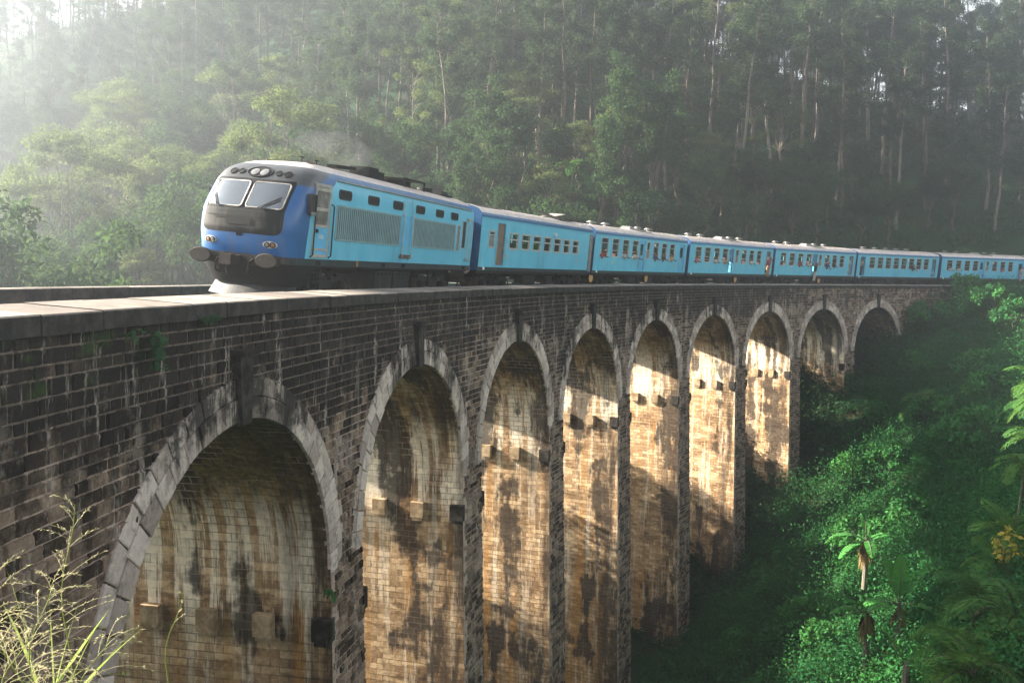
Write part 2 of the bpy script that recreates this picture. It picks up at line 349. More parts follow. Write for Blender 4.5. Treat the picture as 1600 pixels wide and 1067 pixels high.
# ================================================================== the viaduct
via = empty("viaduct", (0, 0, 0), "curved nine arch stone railway viaduct with blackened masonry and pale arch rings", "bridge")
def vpart(mb, name, mats, parent=None, smooth=False):
    o = mb.build(name, mats, None, smooth); o.parent = parent or via
    return o
def intr(s, grow=0.0):
    """height of the intrados (or of the ring's back) over s, None over a pier"""
    for c in ARCH:
        d = s - c; a = AA + grow; b = BB + grow
        if abs(d) < a: return Z_SPR + b * math.sqrt(max(0.0, 1 - (d / a) ** 2))
    return None
def in_ring(s, z, grow):
    for c in ARCH:
        d = (s - c) / (AA + grow)
        if z <= Z_SPR and abs(s - c) < AA + (grow if z > Z_SPR - 0.05 else 0): return True
        if z > Z_SPR and d * d + ((z - Z_SPR) / (BB + grow)) ** 2 < 1: return True
    return False
def base_z(s):
    p = T(s, 0, 0); q = T(s, 6, 0); return min(gz(p.x, p.y), gz(q.x, q.y)) - 2.5

# --- side walls (spandrels): a mortar sheet with rock-faced blocks standing out of it
def spandrel(off, blocks, side):
    mb = MB(); S = sorted(set(list(np.arange(S0, S1, 0.5)) + [c + AA * math.cos(a) for c in ARCH for a in np.linspace(0, math.pi, 33)]))
    for a, b in zip(S, S[1:]):
        m = (a + b) / 2
        if intr(m) is not None:
            za = intr(a) or Z_SPR; zb = intr(b) or Z_SPR
        elif m < -4 or m > ARCH[-1] + 4: za = base_z(a); zb = base_z(b)
        else: za = zb = Z_SPR - 0.3
        q = [T(a, off, Z_FB), T(b, off, Z_FB), T(b, off, zb), T(a, off, za)]
        mb.face(q if side < 0 else q[::-1], 0, [(a, Z_FB), (b, Z_FB), (b, zb), (a, za)] if side < 0 else [(a, za), (b, zb), (b, Z_FB), (a, Z_FB)])
    if blocks: add_blocks(mb, S0, 118, Z_FB, -7.2, lambda s, z, o: T(s, off - o, z), skip=lambda s0, s1, z0, z1: all(in_ring(s, z, 0.62) for s in (s0, s1) for z in (z0, z1)) or any(in_ring(s, z, 0.0) for s in (s0, s1) for z in (z0, z1)) or ((z1 < -4.2) and any(abs((s0 + s1) / 2 - (c + PIT / 2)) < 0.9 for c in ARCH[:-1])), deep=True)
    return mb
def grid1(a, b, n):
    i = 0.016; return [a] + [a + i + (b - a - 2 * i) * k / (n - 2) for k in range(n - 1)] + [b]
def add_blocks(mb, s0, s1, ztop, zbot, F, skip=None, rowh=0.19, wid=0.42, deep=False, vh=0.0):
    r = random.Random(int(s0 * 13) + 5); ztn = ztop
    while ztn > zbot + 0.1:
        rh = rowh * r.uniform(0.82, 1.18); zt = ztn - 0.008; zb = ztn - rh + 0.012; ztn -= rh
        s = s0 + r.uniform(0, wid)
        zmax = 0
        while s < s1:
            w = wid * r.uniform(0.55, 1.45); e = min(s + w, s1)
            lim = zbot
            if deep and (s > ARCH[-1] + 4 or s < -4): lim = -14
            if e - s > 0.12 and not (skip and skip(s, e, zb, zt)):
                g = 0.011; d = r.uniform(0.012, 0.042) * (1.35 if s < 1 and zb < -2 else 0.8); a, b = s + g, e - g
                i = 0.030
                B = [(a, zb), (b, zb), (b, zt), (a, zt)]
                j = lambda: r.uniform(-0.008, 0.008)
                Tp = [(a + i + j(), zb + i * .7 + j(), d * r.uniform(.7, 1.2)), (b - i + j(), zb + i * .7 + j(), d * r.uniform(.7, 1.2)), (b - i + j(), zt - i * .5 + j(), d * r.uniform(.6, 1.1)), (a + i + j(), zt - i * .5 + j(), d * r.uniform(.6, 1.1))]
                cm = ((a + b) / 2 + r.uniform(-.08, .08), (zb + zt) / 2 + j() * 3, d * r.uniform(1.0, 1.5))
                if deep and s < 9.5 and zt > -9:      # the nearest blocks: rough faces and chipped outlines
                    nx_, nz_ = max(4, int((b - a) / 0.075)), 4; gr = {}
                    for ix in range(nx_ + 1):
                        for iz in range(nz_ + 1):
                            ed = ix in (0, nx_) or iz in (0, nz_); cx = grid1(a, b, nx_)[ix]; cz = grid1(zb, zt, nz_)[iz]
                            gr[ix, iz] = (cx + (r.uniform(-.005, .005) if ed else r.uniform(-.006, .006)), cz + (r.uniform(-.006, .005) if ed else r.uniform(-.006, .006)), (-0.004 if ed else d * r.uniform(0.55, 1.1) + 0.006 * (iz == nz_ - 1)))
                    rv = r.random()
                    for ix in range(nx_):
                        for iz in range(nz_):
                            q = [gr[ix, iz], gr[ix + 1, iz], gr[ix + 1, iz + 1], gr[ix, iz + 1]]
                            mb.face([F(*p) for p in q], 1, [p[:2] for p in q], rv)
                    s = e; continue
                P0 = [F(x, z, -0.005) for x, z in B]; P1 = [F(x, z, o) for x, z, o in Tp]; PC = F(*cm); rv = r.random()
                uvb = B; uvt = [(x, z) for x, z, _ in Tp]
                for q in range(4):
                    n = (q + 1) % 4
                    mb.face([P0[q], P0[n], P1[n], P1[q]], 1, [uvb[q], uvb[n], uvt[n], uvt[q]], rv)
                    mb.face([P1[q], P1[n], PC], 1, [uvt[q], uvt[n], cm[:2]], rv)
            s = e
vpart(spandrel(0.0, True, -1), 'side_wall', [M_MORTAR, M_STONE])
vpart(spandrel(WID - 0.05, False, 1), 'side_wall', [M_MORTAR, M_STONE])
# lower courses of the two end walls
mb = MB(); add_blocks(mb, S0, ARCH[0] - AA - 0.06, -7.15, -11.5, lambda s, z, o: T(s, -o, z)); add_blocks(mb, ARCH[-1] + AA + 0.1, 112, -7.15, -8.5, lambda s, z, o: T(s, -o, z))
vpart(mb, 'lower_courses', [M_MORTAR, M_STONE])

# --- arch rings, keystones and vaults
def VR(i, side): return (0.137 + 0.2371 * (2 * i + (side > 0)) + 0.11 * i * i) % 1.0     # one streak pattern per wall
for ci, c in enumerate(ARCH):
    mb = MB(); r = random.Random(ci); nv = 27
    for lay, (g0, g1, pr) in enumerate(((0.0, 0.40, 0.075), (0.41, 0.74, 0.06))):
        edges = np.linspace(-0.02, math.pi + 0.02, nv + (0 if lay else 1) + 1)
        if lay: edges = edges + (edges[1] - edges[0]) * 0.0
        for a0, a1 in zip(edges, edges[1:]):
            gap = 0.0035; q0, q1 = a0 + gap, a1 - gap; rv = r.random(); p = pr + r.uniform(-.012, .018)
            def RP(a, gg, o): return T(c + (AA + gg) * math.cos(a), -o, Z_SPR + (BB + gg) * math.sin(a))
            def RU(a, gg): return (c + (AA + gg) * math.cos(a), Z_SPR + (BB + gg) * math.sin(a))
            K = [(q0, g0 + .004), (q1, g0 + .004), (q1, g1), (q0, g1)]; bv = 0.012
            Kt = [(q0 + .003, g0 + bv), (q1 - .003, g0 + bv), (q1 - .003, g1 - bv), (q0 + .003, g1 - bv)]
            B0 = [RP(a, gg, -0.05) for a, gg in K]; B1 = [RP(a, gg, p - 0.01) for a, gg in K]; B2 = [RP(a, gg, p) for a, gg in Kt]; uu = [RU(a, gg) for a, gg in K]
            mb.face([B2[3], B2[2], B2[1], B2[0]], 0, [uu[3], uu[2], uu[1], uu[0]], rv)
            for i in range(4):
                n = (i + 1) % 4
                mb.face([B1[i], B1[n], B2[n], B2[i]][::-1], 0, [uu[i], uu[n], uu[n], uu[i]][::-1], rv)
                mb.face([B0[i], B0[n], B1[n], B1[i]][::-1], 0, [uu[i], uu[n], uu[n], uu[i]][::-1], rv)
    vpart(mb, 'arch_ring', [M_RING])
    mb = MB(); w0, w1, z0, z1 = 0.19, 0.27, Z_CROWN - 0.05, Z_CROWN + 1.16
    P = [[T(c + sx * w, o, z) for sx, w, z in ((-1, w0, z0), (1, w0, z0), (1, w1, z1), (-1, w1, z1))] for o in (0.3, -0.17)]
    mb.face(P[1]); mb.face(P[0][::-1])
    for i in range(4): n = (i + 1) % 4; mb.face([P[0][i], P[0][n], P[1][n], P[1][i]])
    for zz in (z1 - 0.17, z1): pass
    mb.box(tuple(T(c, -0.10, z1 + 0.05)), (0.66, 0.34, 0.10), 0, 0, Matrix.Rotation(-(HD + KC * c), 3, 'Z') @ Matrix.Rotation(math.pi / 2, 3, 'Z'))
    vpart(mb, 'keystone', [M_KEY])
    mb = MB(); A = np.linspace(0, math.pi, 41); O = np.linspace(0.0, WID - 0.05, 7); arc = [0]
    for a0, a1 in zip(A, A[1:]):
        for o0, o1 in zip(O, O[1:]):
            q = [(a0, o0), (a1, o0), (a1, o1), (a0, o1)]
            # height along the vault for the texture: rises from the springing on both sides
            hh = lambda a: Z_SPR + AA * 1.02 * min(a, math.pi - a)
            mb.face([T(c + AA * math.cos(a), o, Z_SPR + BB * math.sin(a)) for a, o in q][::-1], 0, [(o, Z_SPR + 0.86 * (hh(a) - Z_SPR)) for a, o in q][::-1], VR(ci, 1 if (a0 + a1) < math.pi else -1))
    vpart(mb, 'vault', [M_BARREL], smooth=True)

# --- piers with battered faces, corbels on both inner faces
def pier(sc, hw0, left=True, right=True, front=True):
    zb = base_z(sc) if True else -28
    mb = MB(); Zs = [Z_SPR + 0.02] + list(np.arange(Z_SPR - 0.9, zb, -0.9)) + [zb]
    hw = lambda z: hw0 + (Z_SPR - z) * 0.011
    fo = lambda z: -0.07 - max(0, Z_SPR - z) * 0.024
    def bo(z):
        t = min(1, max(0, (-9.9 - z) / 1.2)); return WID - 0.02 - 0.95 * t * t * (3 - 2 * t)
    for z0, z1 in zip(Zs, Zs[1:]):
        for sd, on in ((-1, left), (1, right)):
            if not on: continue
            NO = 4
            for k in range(NO):
                f = lambda z, kk: fo(z) + (bo(z) - fo(z)) * kk / NO
                q = [T(sc + sd * hw(z0), f(z0, k), z0), T(sc + sd * hw(z0), f(z0, k + 1), z0), T(sc + sd * hw(z1), f(z1, k + 1), z1), T(sc + sd * hw(z1), f(z1, k), z1)]
                u = [(f(z0, k), z0), (f(z0, k + 1), z0), (f(z1, k + 1), z1), (f(z1, k), z1)]
                if sd > 0: q, u = q[::-1], u[::-1]
                mb.face(q, 2, u, VR(round((sc - PIT / 2) / PIT) + (1 if sd > 0 else 0), 1 if sd < 0 else -1))
        q = [T(sc - hw(z0), fo(z0), z0), T(sc + hw(z0), fo(z0), z0), T(sc + hw(z1), fo(z1), z1), T(sc - hw(z1), fo(z1), z1)]
        mb.face(q, 0, [(sc - 1, z0), (sc + 1, z0), (sc + 1, z1), (sc - 1, z1)])
        q = [T(sc - hw(z0), bo(z0), z0), T(sc + hw(z0), bo(z0), z0), T(sc + hw(z1), bo(z1), z1), T(sc - hw(z1), bo(z1), z1)]
        mb.face(q[::-1], 0, [(sc - 1, z0), (sc + 1, z0), (sc + 1, z1), (sc - 1, z1)][::-1])
    if front: add_blocks(mb, -1, 1, Z_SPR, max(zb, -26), lambda s, z, o: T(sc + s * hw(z) , fo(z) - o, z), wid=0.42)
    # pilaster between the rings, above the springing
    if front:
        zt = -4.3; h0 = 0.80
        def ph(z): return max(0.18, PIT / 2 - (AA + 0.70) * math.sqrt(max(0, 1 - (max(0, z - Z_SPR) / (BB + 0.70)) ** 2))) if z > Z_SPR else hw0
        ZZ = np.linspace(zt, Z_SPR + 0.02, 8)
        for z0, z1 in zip(ZZ, ZZ[1:]):
            a, b = min(h0, ph(z0)), min(h0, ph(z1)); o = -0.065
            mb.face([T(sc - a, o, z0), T(sc + a, o, z0), T(sc + b, o, z1), T(sc - b, o, z1)], 0, [(sc - a, z0), (sc + a, z0), (sc + b, z1), (sc - b, z1)])
        a = min(h0, ph(zt)); mb.face([T(sc - a, -0.065, zt), T(sc + a, -0.065, zt), T(sc + a, 0.05, zt), T(sc - a, 0.05, zt)][::-1], 0, [(sc, zt)] * 4)
        add_blocks(mb, -1, 1, zt, Z_SPR, lambda s, z, o: T(sc + s * min(h0, ph(z)), -0.065 - o, z), wid=0.42)
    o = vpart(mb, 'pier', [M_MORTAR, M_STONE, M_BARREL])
    for sd, on in ((-1, left), (1, right)):
        if not on: continue
        for oc in (0.08, 1.5, 2.9, 4.3, 5.7):
            z = Z_SPR - 1.35; rot = Matrix.Rotation(-(HD + KC * sc), 3, 'Z')
            # tangent is local y, outward is local -x
            b = MB(); ctr = T(sc + sd * (hw(z) + 0.06), oc, z)
            b.box(tuple(ctr), (0.46, 0.26, 0.52), 0, random.random(), rot, 1.0)
            b.box(tuple(T(sc + sd * (hw(z) + 0.06), oc, z - 0.32)), (0.38, 0.16, 0.12), 0, random.random(), rot, 1.0)
            vpart(b, 'corbel', [M_CORB if oc > 1 else M_KEY], o)
    return o
M_CORB = dark_stone('corbel_stone', (0.22, 0.15, 0.085), (0.48, 0.36, 0.23), 3.0)
HW = PIT / 2 - AA
for i in range(8): pier(ARCH[i] + PIT / 2, HW)
# end walls inside the first and last arch
for sc, l, r in ((ARCH[0] - PIT / 2, False, True), (ARCH[-1] + PIT / 2, True, False)):
    pier(sc, HW, l, r, False)

# --- small dark pilaster on the far abutment
mb = MB(); sc = ARCH[-1] + AA + 1.35
mb.box(tuple(T(sc, -0.1, -7.2)), (0.3, 0.55, 4.4), 0, 0.2, Matrix.Rotation(-(HD + KC * sc), 3, 'Z')); mb.box(tuple(T(sc, -0.12, -4.9)), (0.42, 0.7, 0.22), 0, 0.3, Matrix.Rotation(-(HD + KC * sc), 3, 'Z'))
vpart(mb, 'pilaster', [M_KEY])
# --- copings: slabs with open joints
def coping(o0, o1, z0, z1, th, step, jit, name, s0=S0, s1=140):
    mb = MB(); s = s0; r = random.Random(3)
    while s < s1:
        e = s + step * r.uniform(0.85, 1.15); rv = r.random(); a, b = s + 0.010, e - 0.010; dz = r.uniform(-jit, jit); do = r.uniform(-jit, jit)
        L = [(o0 + do, z0 - th + dz), (o0 + do, z0 - 0.02 + dz), (o0 + 0.02 + do, z0 + dz), (o1, z1 + dz), (o1, z1 - th)]
        n = len(L); m = (a + b) / 2
        for p, q in ((a, m), (m, b)):
            for i in range(n):
                j = (i + 1) % n
                mb.face([T(p, *L[i]), T(q, *L[i]), T(q, *L[j]), T(p, *L[j])][::-1], 0, [(p, L[i][0]), (q, L[i][0]), (q, L[j][0]), (p, L[j][0])][::-1], rv)
        mb.face([T(a, *l) for l in L], 0, None, rv); mb.face([T(b, *l) for l in L][::-1], 0, None, rv)
        s = e
    return vpart(mb, name, [M_COP])
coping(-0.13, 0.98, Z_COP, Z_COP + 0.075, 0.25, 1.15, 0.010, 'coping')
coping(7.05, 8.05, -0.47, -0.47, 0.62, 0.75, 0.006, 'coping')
mb = MB()
for a in np.arange(S0, 139, 1.0):
    for o, z0, z1, fl in ((0.93, -0.6, -1.5, 1), (7.12, -0.9, -1.5, 0)):
        q = [T(a, o, z0), T(a + 1, o, z0), T(a + 1, o, z1), T(a, o, z1)]; mb.face(q[::-1] if fl else q, 0, [(a, z0), (a + 1, z0), (a + 1, z1), (a, z1)])
vpart(mb, 'parapet', [M_KEY])
mb = MB()
for a in np.arange(-60, 259, 1.5):
    for o0, o1, z0, z1 in ((0.9, 2.6, -1.16, -1.10), (2.6, 5.4, -1.10, -1.08), (5.4, 7.2, -1.08, -1.2)):
        mb.face([T(a, o0, z0), T(a + 1.5, o0, z0), T(a + 1.5, o1, z1), T(a, o1, z1)][::-1], 0)
tb = mb.build('ballast_bed', [M_BALLAST]); tag(tb, None, None, None, 'structure')
trk = empty('railway_track', T(0, 4, -1.1), 'single broad gauge railway track laid in ballast along the viaduct top', 'railway track')
for o in (4 - 0.838, 4 + 0.838):
    mb = MB(); prof = [(-0.07, -1.06), (0.07, -1.06), (0.012, -1.0), (0.035, Z_RAIL), (-0.035, Z_RAIL), (-0.012, -1.0)]
    for a in np.arange(-30, 160, 1.5):
        for i in range(6):
            j = (i + 1) % 6; mb.face([T(a, o + prof[i][0], prof[i][1]), T(a + 1.5, o + prof[i][0], prof[i][1]), T(a + 1.5, o + prof[j][0], prof[j][1]), T(a, o + prof[j][0], prof[j][1])], 0)
    ob = mb.build('rail', [M_RUST]); ob.parent = trk; ob.matrix_parent_inverse = Matrix.Translation(-trk.location)
mb = MB()
for a in np.arange(-30, 160, 0.75): mb.box(tuple(T(a, 4, -1.10)), (2.6, 0.24, 0.10), 0, 0, Matrix.Rotation(-(HD + KC * a), 3, 'Z'))
ob = mb.build('sleeper', [M_TIMBER]); ob.parent = trk; ob.matrix_parent_inverse = Matrix.Translation(-trk.location); ob['kind'] = 'stuff'
# ================================================================== paints and metals of the train
def body_paint(name, loco):
    g = G(name); o = g.objc(); x, y, z = g.sep(o)
    n = g.noise(o, 1.2, 5, 0.65); st = g.noise(g.mapv(o, (3.0, 3.0, 0.22)), 1.6, 5, 0.7)
    light = g.mix(g.ramp(n, 0.3, 0.7), (0.105, 0.46, 0.66), (0.145, 0.52, 0.70)); deep = g.mix(g.ramp(n, 0.3, 0.7), (0.0002, 0.072, 0.245), (0.0008, 0.095, 0.30))
    roof = g.mix(g.ramp(g.noise(o, 2.5, 5, 0.7), 0.35, 0.7), (0.50, 0.43, 0.41), (0.72, 0.64, 0.60)); dark = (0.012, 0.022, 0.032)
    if loco:
        b = g.math('ADD', g.math('ADD', 0.98, g.math('MULTIPLY', g.math('SUBTRACT', z, 1.25), 0.10)), g.ramp(z, 2.75, 3.45, 0, 1.35))
        c = g.mix(g.ramp(g.math('SUBTRACT', x, b), -0.01, 0.01), deep, light)
        c = g.mix(g.ramp(z, 3.455, 3.475), c, (0.003, 0.105, 0.26))
        sil = g.mix(g.ramp(n, 0.3, 0.7), (0.034, 0.036, 0.039), (0.060, 0.063, 0.066))
        c = g.mix(g.math('MULTIPLY', g.ramp(z, 3.10, 3.22), g.ramp(g.math('SUBTRACT', x, g.math('MULTIPLY', g.math('SUBTRACT', z, 2.9), 2.4)), 0.75, 0.45)), c, sil)
        c = g.mix(g.ramp(g.math('ADD', z, g.ramp(x, 0, 2.2, -0.16, 0)), 3.655, 3.675), c, roof)
        c = g.mix(g.ramp(z, 1.255, 1.245), c, dark)
    else:
        c = g.mix(g.ramp(z, 3.33, 3.35), light, (0.004, 0.105, 0.26)); c = g.mix(g.ramp(z, 3.525, 3.545), c, roof); c = g.mix(g.ramp(z, 1.225, 1.205), c, dark)
    grime = g.math('MULTIPLY', g.ramp(st, 0.48, 0.74), g.ramp(z, 2.6, 1.2, 0.10, 0.38))
    c = g.mix(grime, c, (0.10, 0.085, 0.07))
    return g.finish(c, g.ramp(n, 0.3, 0.7, 0.28, 0.42), 0, g.bump(g.noise(o, 1.6, 2, 0.5), 0.06, 0.02), 0.5, 0.15)
M_COACH = body_paint('coach_paint', False); M_LOCO = body_paint('locomotive_paint', True)
M_DEEP = plain('deep_blue_paint', (0.003, 0.065, 0.18), 0.4, 0, 0.5, 0.2, 2, 0.1, 0.35)
M_BLACK = plain('black_paint', (0.008, 0.009, 0.010), 0.7, 0, 0.15, 0.3, 5)
M_GREYP = plain('charcoal_paint', (0.012, 0.014, 0.015), 0.65, 0, 0.15, 0.2, 3, 0.0, 0.3)
M_GREASE = plain('greasy_underframe', (0.018, 0.016, 0.015), 0.8, 0.0, 0.2, 0.5, 7)
M_BUFF = plain('rusty_buffer', (0.030, 0.024, 0.021), 0.75, 0.1, 0.2, 0.35, 7)
M_PLOW = plain('bare_steel_plate', (0.022, 0.024, 0.028), 0.65, 0.1, 0.5, 0.25, 3, 0, 0.3)
M_ALU = plain('aluminium', (0.42, 0.39, 0.36), 0.45, 0.3, 0.5, 0.2, 5)
M_RUBBER = plain('window_seal', (0.02, 0.02, 0.022), 0.7)
M_GRILLE = plain('grille_slats', (0.21, 0.34, 0.37), 0.5, 0.1, 0.4, 0.12, 3, 0, 0.4)
M_LTBLUE = plain('light_blue_paint', (0.10, 0.42, 0.68), 0.4, 0, 0.5, 0.12, 2, 0.1, 0.3)
M_FRAME = plain('pale_window_frame', (0.40, 0.42, 0.42), 0.5, 0.1, 0.4, 0.2, 6)
M_WOOD = plain('brown_door', (0.16, 0.115, 0.085), 0.6, 0, 0.4, 0.25, 4)
M_BELLOW = plain('gangway_panel', (0.20, 0.19, 0.17), 0.7, 0, 0.3, 0.3, 4, 0, 0.5)
M_LENS = plain('lamp_glass', (0.17, 0.17, 0.17), 0.15, 0.0, 0.7, 0.1, 6, 0.5)
M_AMBER = plain('amber_lens', (0.30, 0.13, 0.05), 0.25, 0, 0.6, 0.2, 6, 0.4)
M_WHITE = plain('white_paint', (0.72, 0.72, 0.70), 0.5)
M_YELLOW = plain('yellow_paint', (0.52, 0.30, 0.07), 0.6, 0, 0.3, 0.25, 6)
M_VENT = plain('roof_vent_steel', (0.20, 0.20, 0.20), 0.5, 0.2, 0.4, 0.2, 5)
M_SEAT = plain('seat_vinyl', (0.08, 0.035, 0.03), 0.6)
M_INSIDE = plain('carriage_lining', (0.10, 0.11, 0.09), 0.8, 0, 0.2, 0.3, 3)
M_BLIND = plain('dull_brown_pane', (0.17, 0.15, 0.14), 0.25, 0, 0.5, 0.4, 2.5)  # opaque dull brown panes
def glass_mat(name, tint, f):
    g = G(name); tr = g.n('BsdfTransparent'); g.set(tr.inputs[0], tint); gl = g.n('BsdfGlossy'); gl.inputs['Roughness'].default_value = 0.04; g.set(gl.inputs[0], (0.9, 0.95, 1))
    fr = g.n('Fresnel'); fr.inputs[0].default_value = 1.5
    m = g.n('MixShader'); g.set(m.inputs[0], g.math('ADD', fr.outputs[0], f, True)); g.t.links.new(tr.outputs[0], m.inputs[1]); g.t.links.new(gl.outputs[0], m.inputs[2])
    g.t.links.new(m.outputs[0], g.out.inputs[0]); return g.mat
M_GLASS = glass_mat('window_glass', (0.45, 0.5, 0.5), 0.10)
M_SCREEN = glass_mat('windscreen_glass', (0.55, 0.6, 0.62), 0.22)

CANT = R_(5.0)
def frame_on_track(root, sf, sr):
    A = T(sf, 4, 0); B = T(sr, 4, 0); d = (B - A).normalized(); out = Vector((-d.y, d.x, 0))
    Y = out * math.cos(CANT) + Vector((0, 0, 1)) * math.sin(CANT); Z = d.cross(Y)
    root.matrix_world = Matrix(((d.x, Y.x, Z.x, A.x), (d.y, Y.y, Z.y, A.y), (d.z, Y.z, Z.z, Z_RAIL + 0.13), (0, 0, 0, 1)))
    return (B - A).length

# ---- shared running gear (local axes: x to the rear, -y towards the camera side, z up from the rail)
def bogie(root, x, parts):
    mb = MB()
    for sy in (-1, 1):
        y = sy * 1.05
        mb.box((x, y, 0.66), (2.9, 0.12, 0.17)); mb.box((x, y, 0.52), (0.95, 0.16, 0.26))
        for q in (-1.12, 1.12):
            mb.box((x + q, y + sy * 0.05, 0.46), (0.34, 0.20, 0.36)); mb.box((x + q, y, 0.76), (0.55, 0.10, 0.10))
            mb.disc((x + q, y + sy * 0.13, 0.46), (0, sy, 0), 0.11, 0.07, 0, 14)
        for q in (-0.34, 0.34):
            for k in range(5): mb.disc((x + q, y + sy * 0.06, 0.64 + k * 0.075), (0, 0, 1), 0.105, 0.045, 0, 10)
        tube(mb, [(x - 0.62, y + sy * 0.1, 0.98), (x - 0.50, y + sy * 0.14, 0.45)], 0.035)
        tube(mb, [(x + 1.3, y + sy * 0.08, 0.75), (x + 1.62, y + sy * 0.10, 0.5), (x + 1.58, y + sy * 0.1, 0.28)], 0.03)
        mb.box((x - 1.62, y, 0.5), (0.16, 0.12, 0.42))
    mb.box((x, 0, 0.62), (0.5, 2.0, 0.22))
    b = mb.build('bogie', [M_GREASE], root)
    for q in (-1.12, 1.12):
        w = MB()
        for sy in (-1, 1):
            w.disc((x + q, sy * 0.80, 0.46), (0, sy, 0), 0.46, 0.10, 0, 28); w.disc((x + q, sy * 0.90, 0.46), (0, sy, 0), 0.36, 0.015, 0, 24)
            w.disc((x + q, sy * 0.77, 0.46), (0, sy, 0), 0.49, 0.03, 0, 28)
        w.bar((x + q, -0.8, 0.46), (x + q, 0.8, 0.46), 0.08, 0, 10)
        w.build('wheel', [M_GREASE], b)
    return b
def step_ladder(root, x):
    for sy in (-1, 1):
        mb = MB()
        for q in (-0.30, 0.30): mb.box((x + q, sy * 1.33, 0.66), (0.05, 0.05, 0.84))
        for z in (0.36, 0.62, 0.88): mb.box((x, sy * 1.35, z), (0.62, 0.22, 0.035))
        mb.build('step', [M_GREASE], root)
def rrect(x0, x1, z0, z1, r, n=5):
    P = []
    for cx, cz, a0 in ((x1 - r, z1 - r, 0), (x0 + r, z1 - r, 90), (x0 + r, z0 + r, 180), (x1 - r, z0 + r, 270)):
        for i in range(n + 1): a = R_(a0 + 90 * i / n); P.append((cx + r * math.cos(a), cz + r * math.sin(a)))
    return P
def ring_frame(mb, x0, x1, z0, z1, r, w, y0, y1, m=0, side=-1):
    """rounded rectangular frame standing from y0 to y1 (outward)"""
    A = rrect(x0, x1, z0, z1, r); B = rrect(x0 + w, x1 - w, z0 + w, z1 - w, max(0.01, r - w)); n = len(A)
    for i in range(n):
        j = (i + 1) % n
        P = lambda p, y: (p[0], side * y, p[1])
        q = [[P(A[i], y1), P(A[j], y1), P(B[j], y1), P(B[i], y1)], [P(A[i], y0), P(A[j], y0), P(A[j], y1), P(A[i], y1)], [P(B[i], y1), P(B[j], y1), P(B[j], y0), P(B[i], y0)]]
        for f in q: mb.face(f if side > 0 else f[::-1], m)
def sheet_with_holes(mb, L, z0, z1, holes, y, side, x0=0.0, depth=0.07, m=0):
    xs = sorted({x0, L, *[h[0] for h in holes], *[h[1] for h in holes]}); zs = sorted({z0, z1, *[h[2] for h in holes], *[h[3] for h in holes]})
    for a, b in zip(xs, xs[1:]):
        for c, d in zip(zs, zs[1:]):
            mx, mz = (a + b) / 2, (c + d) / 2
            if any(h[0] < mx < h[1] and h[2] < mz < h[3] for h in holes): continue
            q = [(a, side * y, c), (b, side * y, c), (b, side * y, d), (a, side * y, d)]; mb.face(q if side < 0 else q[::-1], m)
    for h in holes:
        a, b, c, d = h[:4]; yi = y - depth
        C = [(a, c), (b, c), (b, d), (a, d)]
        for i in range(4):
            j = (i + 1) % 4; q = [(C[i][0], side * y, C[i][1]), (C[j][0], side * y, C[j][1]), (C[j][0], side * yi, C[j][1]), (C[i][0], side * yi, C[i][1])]
            mb.face(q, m)
H_ = 1.42
def roof_profile(): return [(H_, 3.34), (H_ - 0.005, 3.44), (H_ - 0.03, 3.53), (H_ - 0.10, 3.60), (1.18, 3.70), (0.9, 3.78), (0.55, 3.845), (0.2, 3.875)]
def text_mesh(name, s, size, mat, parent, loc, side=-1):
    cu = bpy.data.curves.new(name, 'FONT'); cu.body = s; cu.size = size; cu.align_x = 'CENTER'; cu.align_y = 'CENTER'; cu.extrude = 0.002
    t = bpy.data.objects.new('tmp', cu); COL.objects.link(t); dg = bpy.context.evaluated_depsgraph_get()
    me = bpy.data.meshes.new_from_object(t.evaluated_get(dg)); bpy.data.objects.remove(t); me.materials.clear(); me.materials.append(mat)
    o = bpy.data.objects.new(name, me); COL.objects.link(o); o.parent = parent; o.location = loc
    o.rotation_euler = (R_(90), 0, 0 if side < 0 else R_(180)); return o

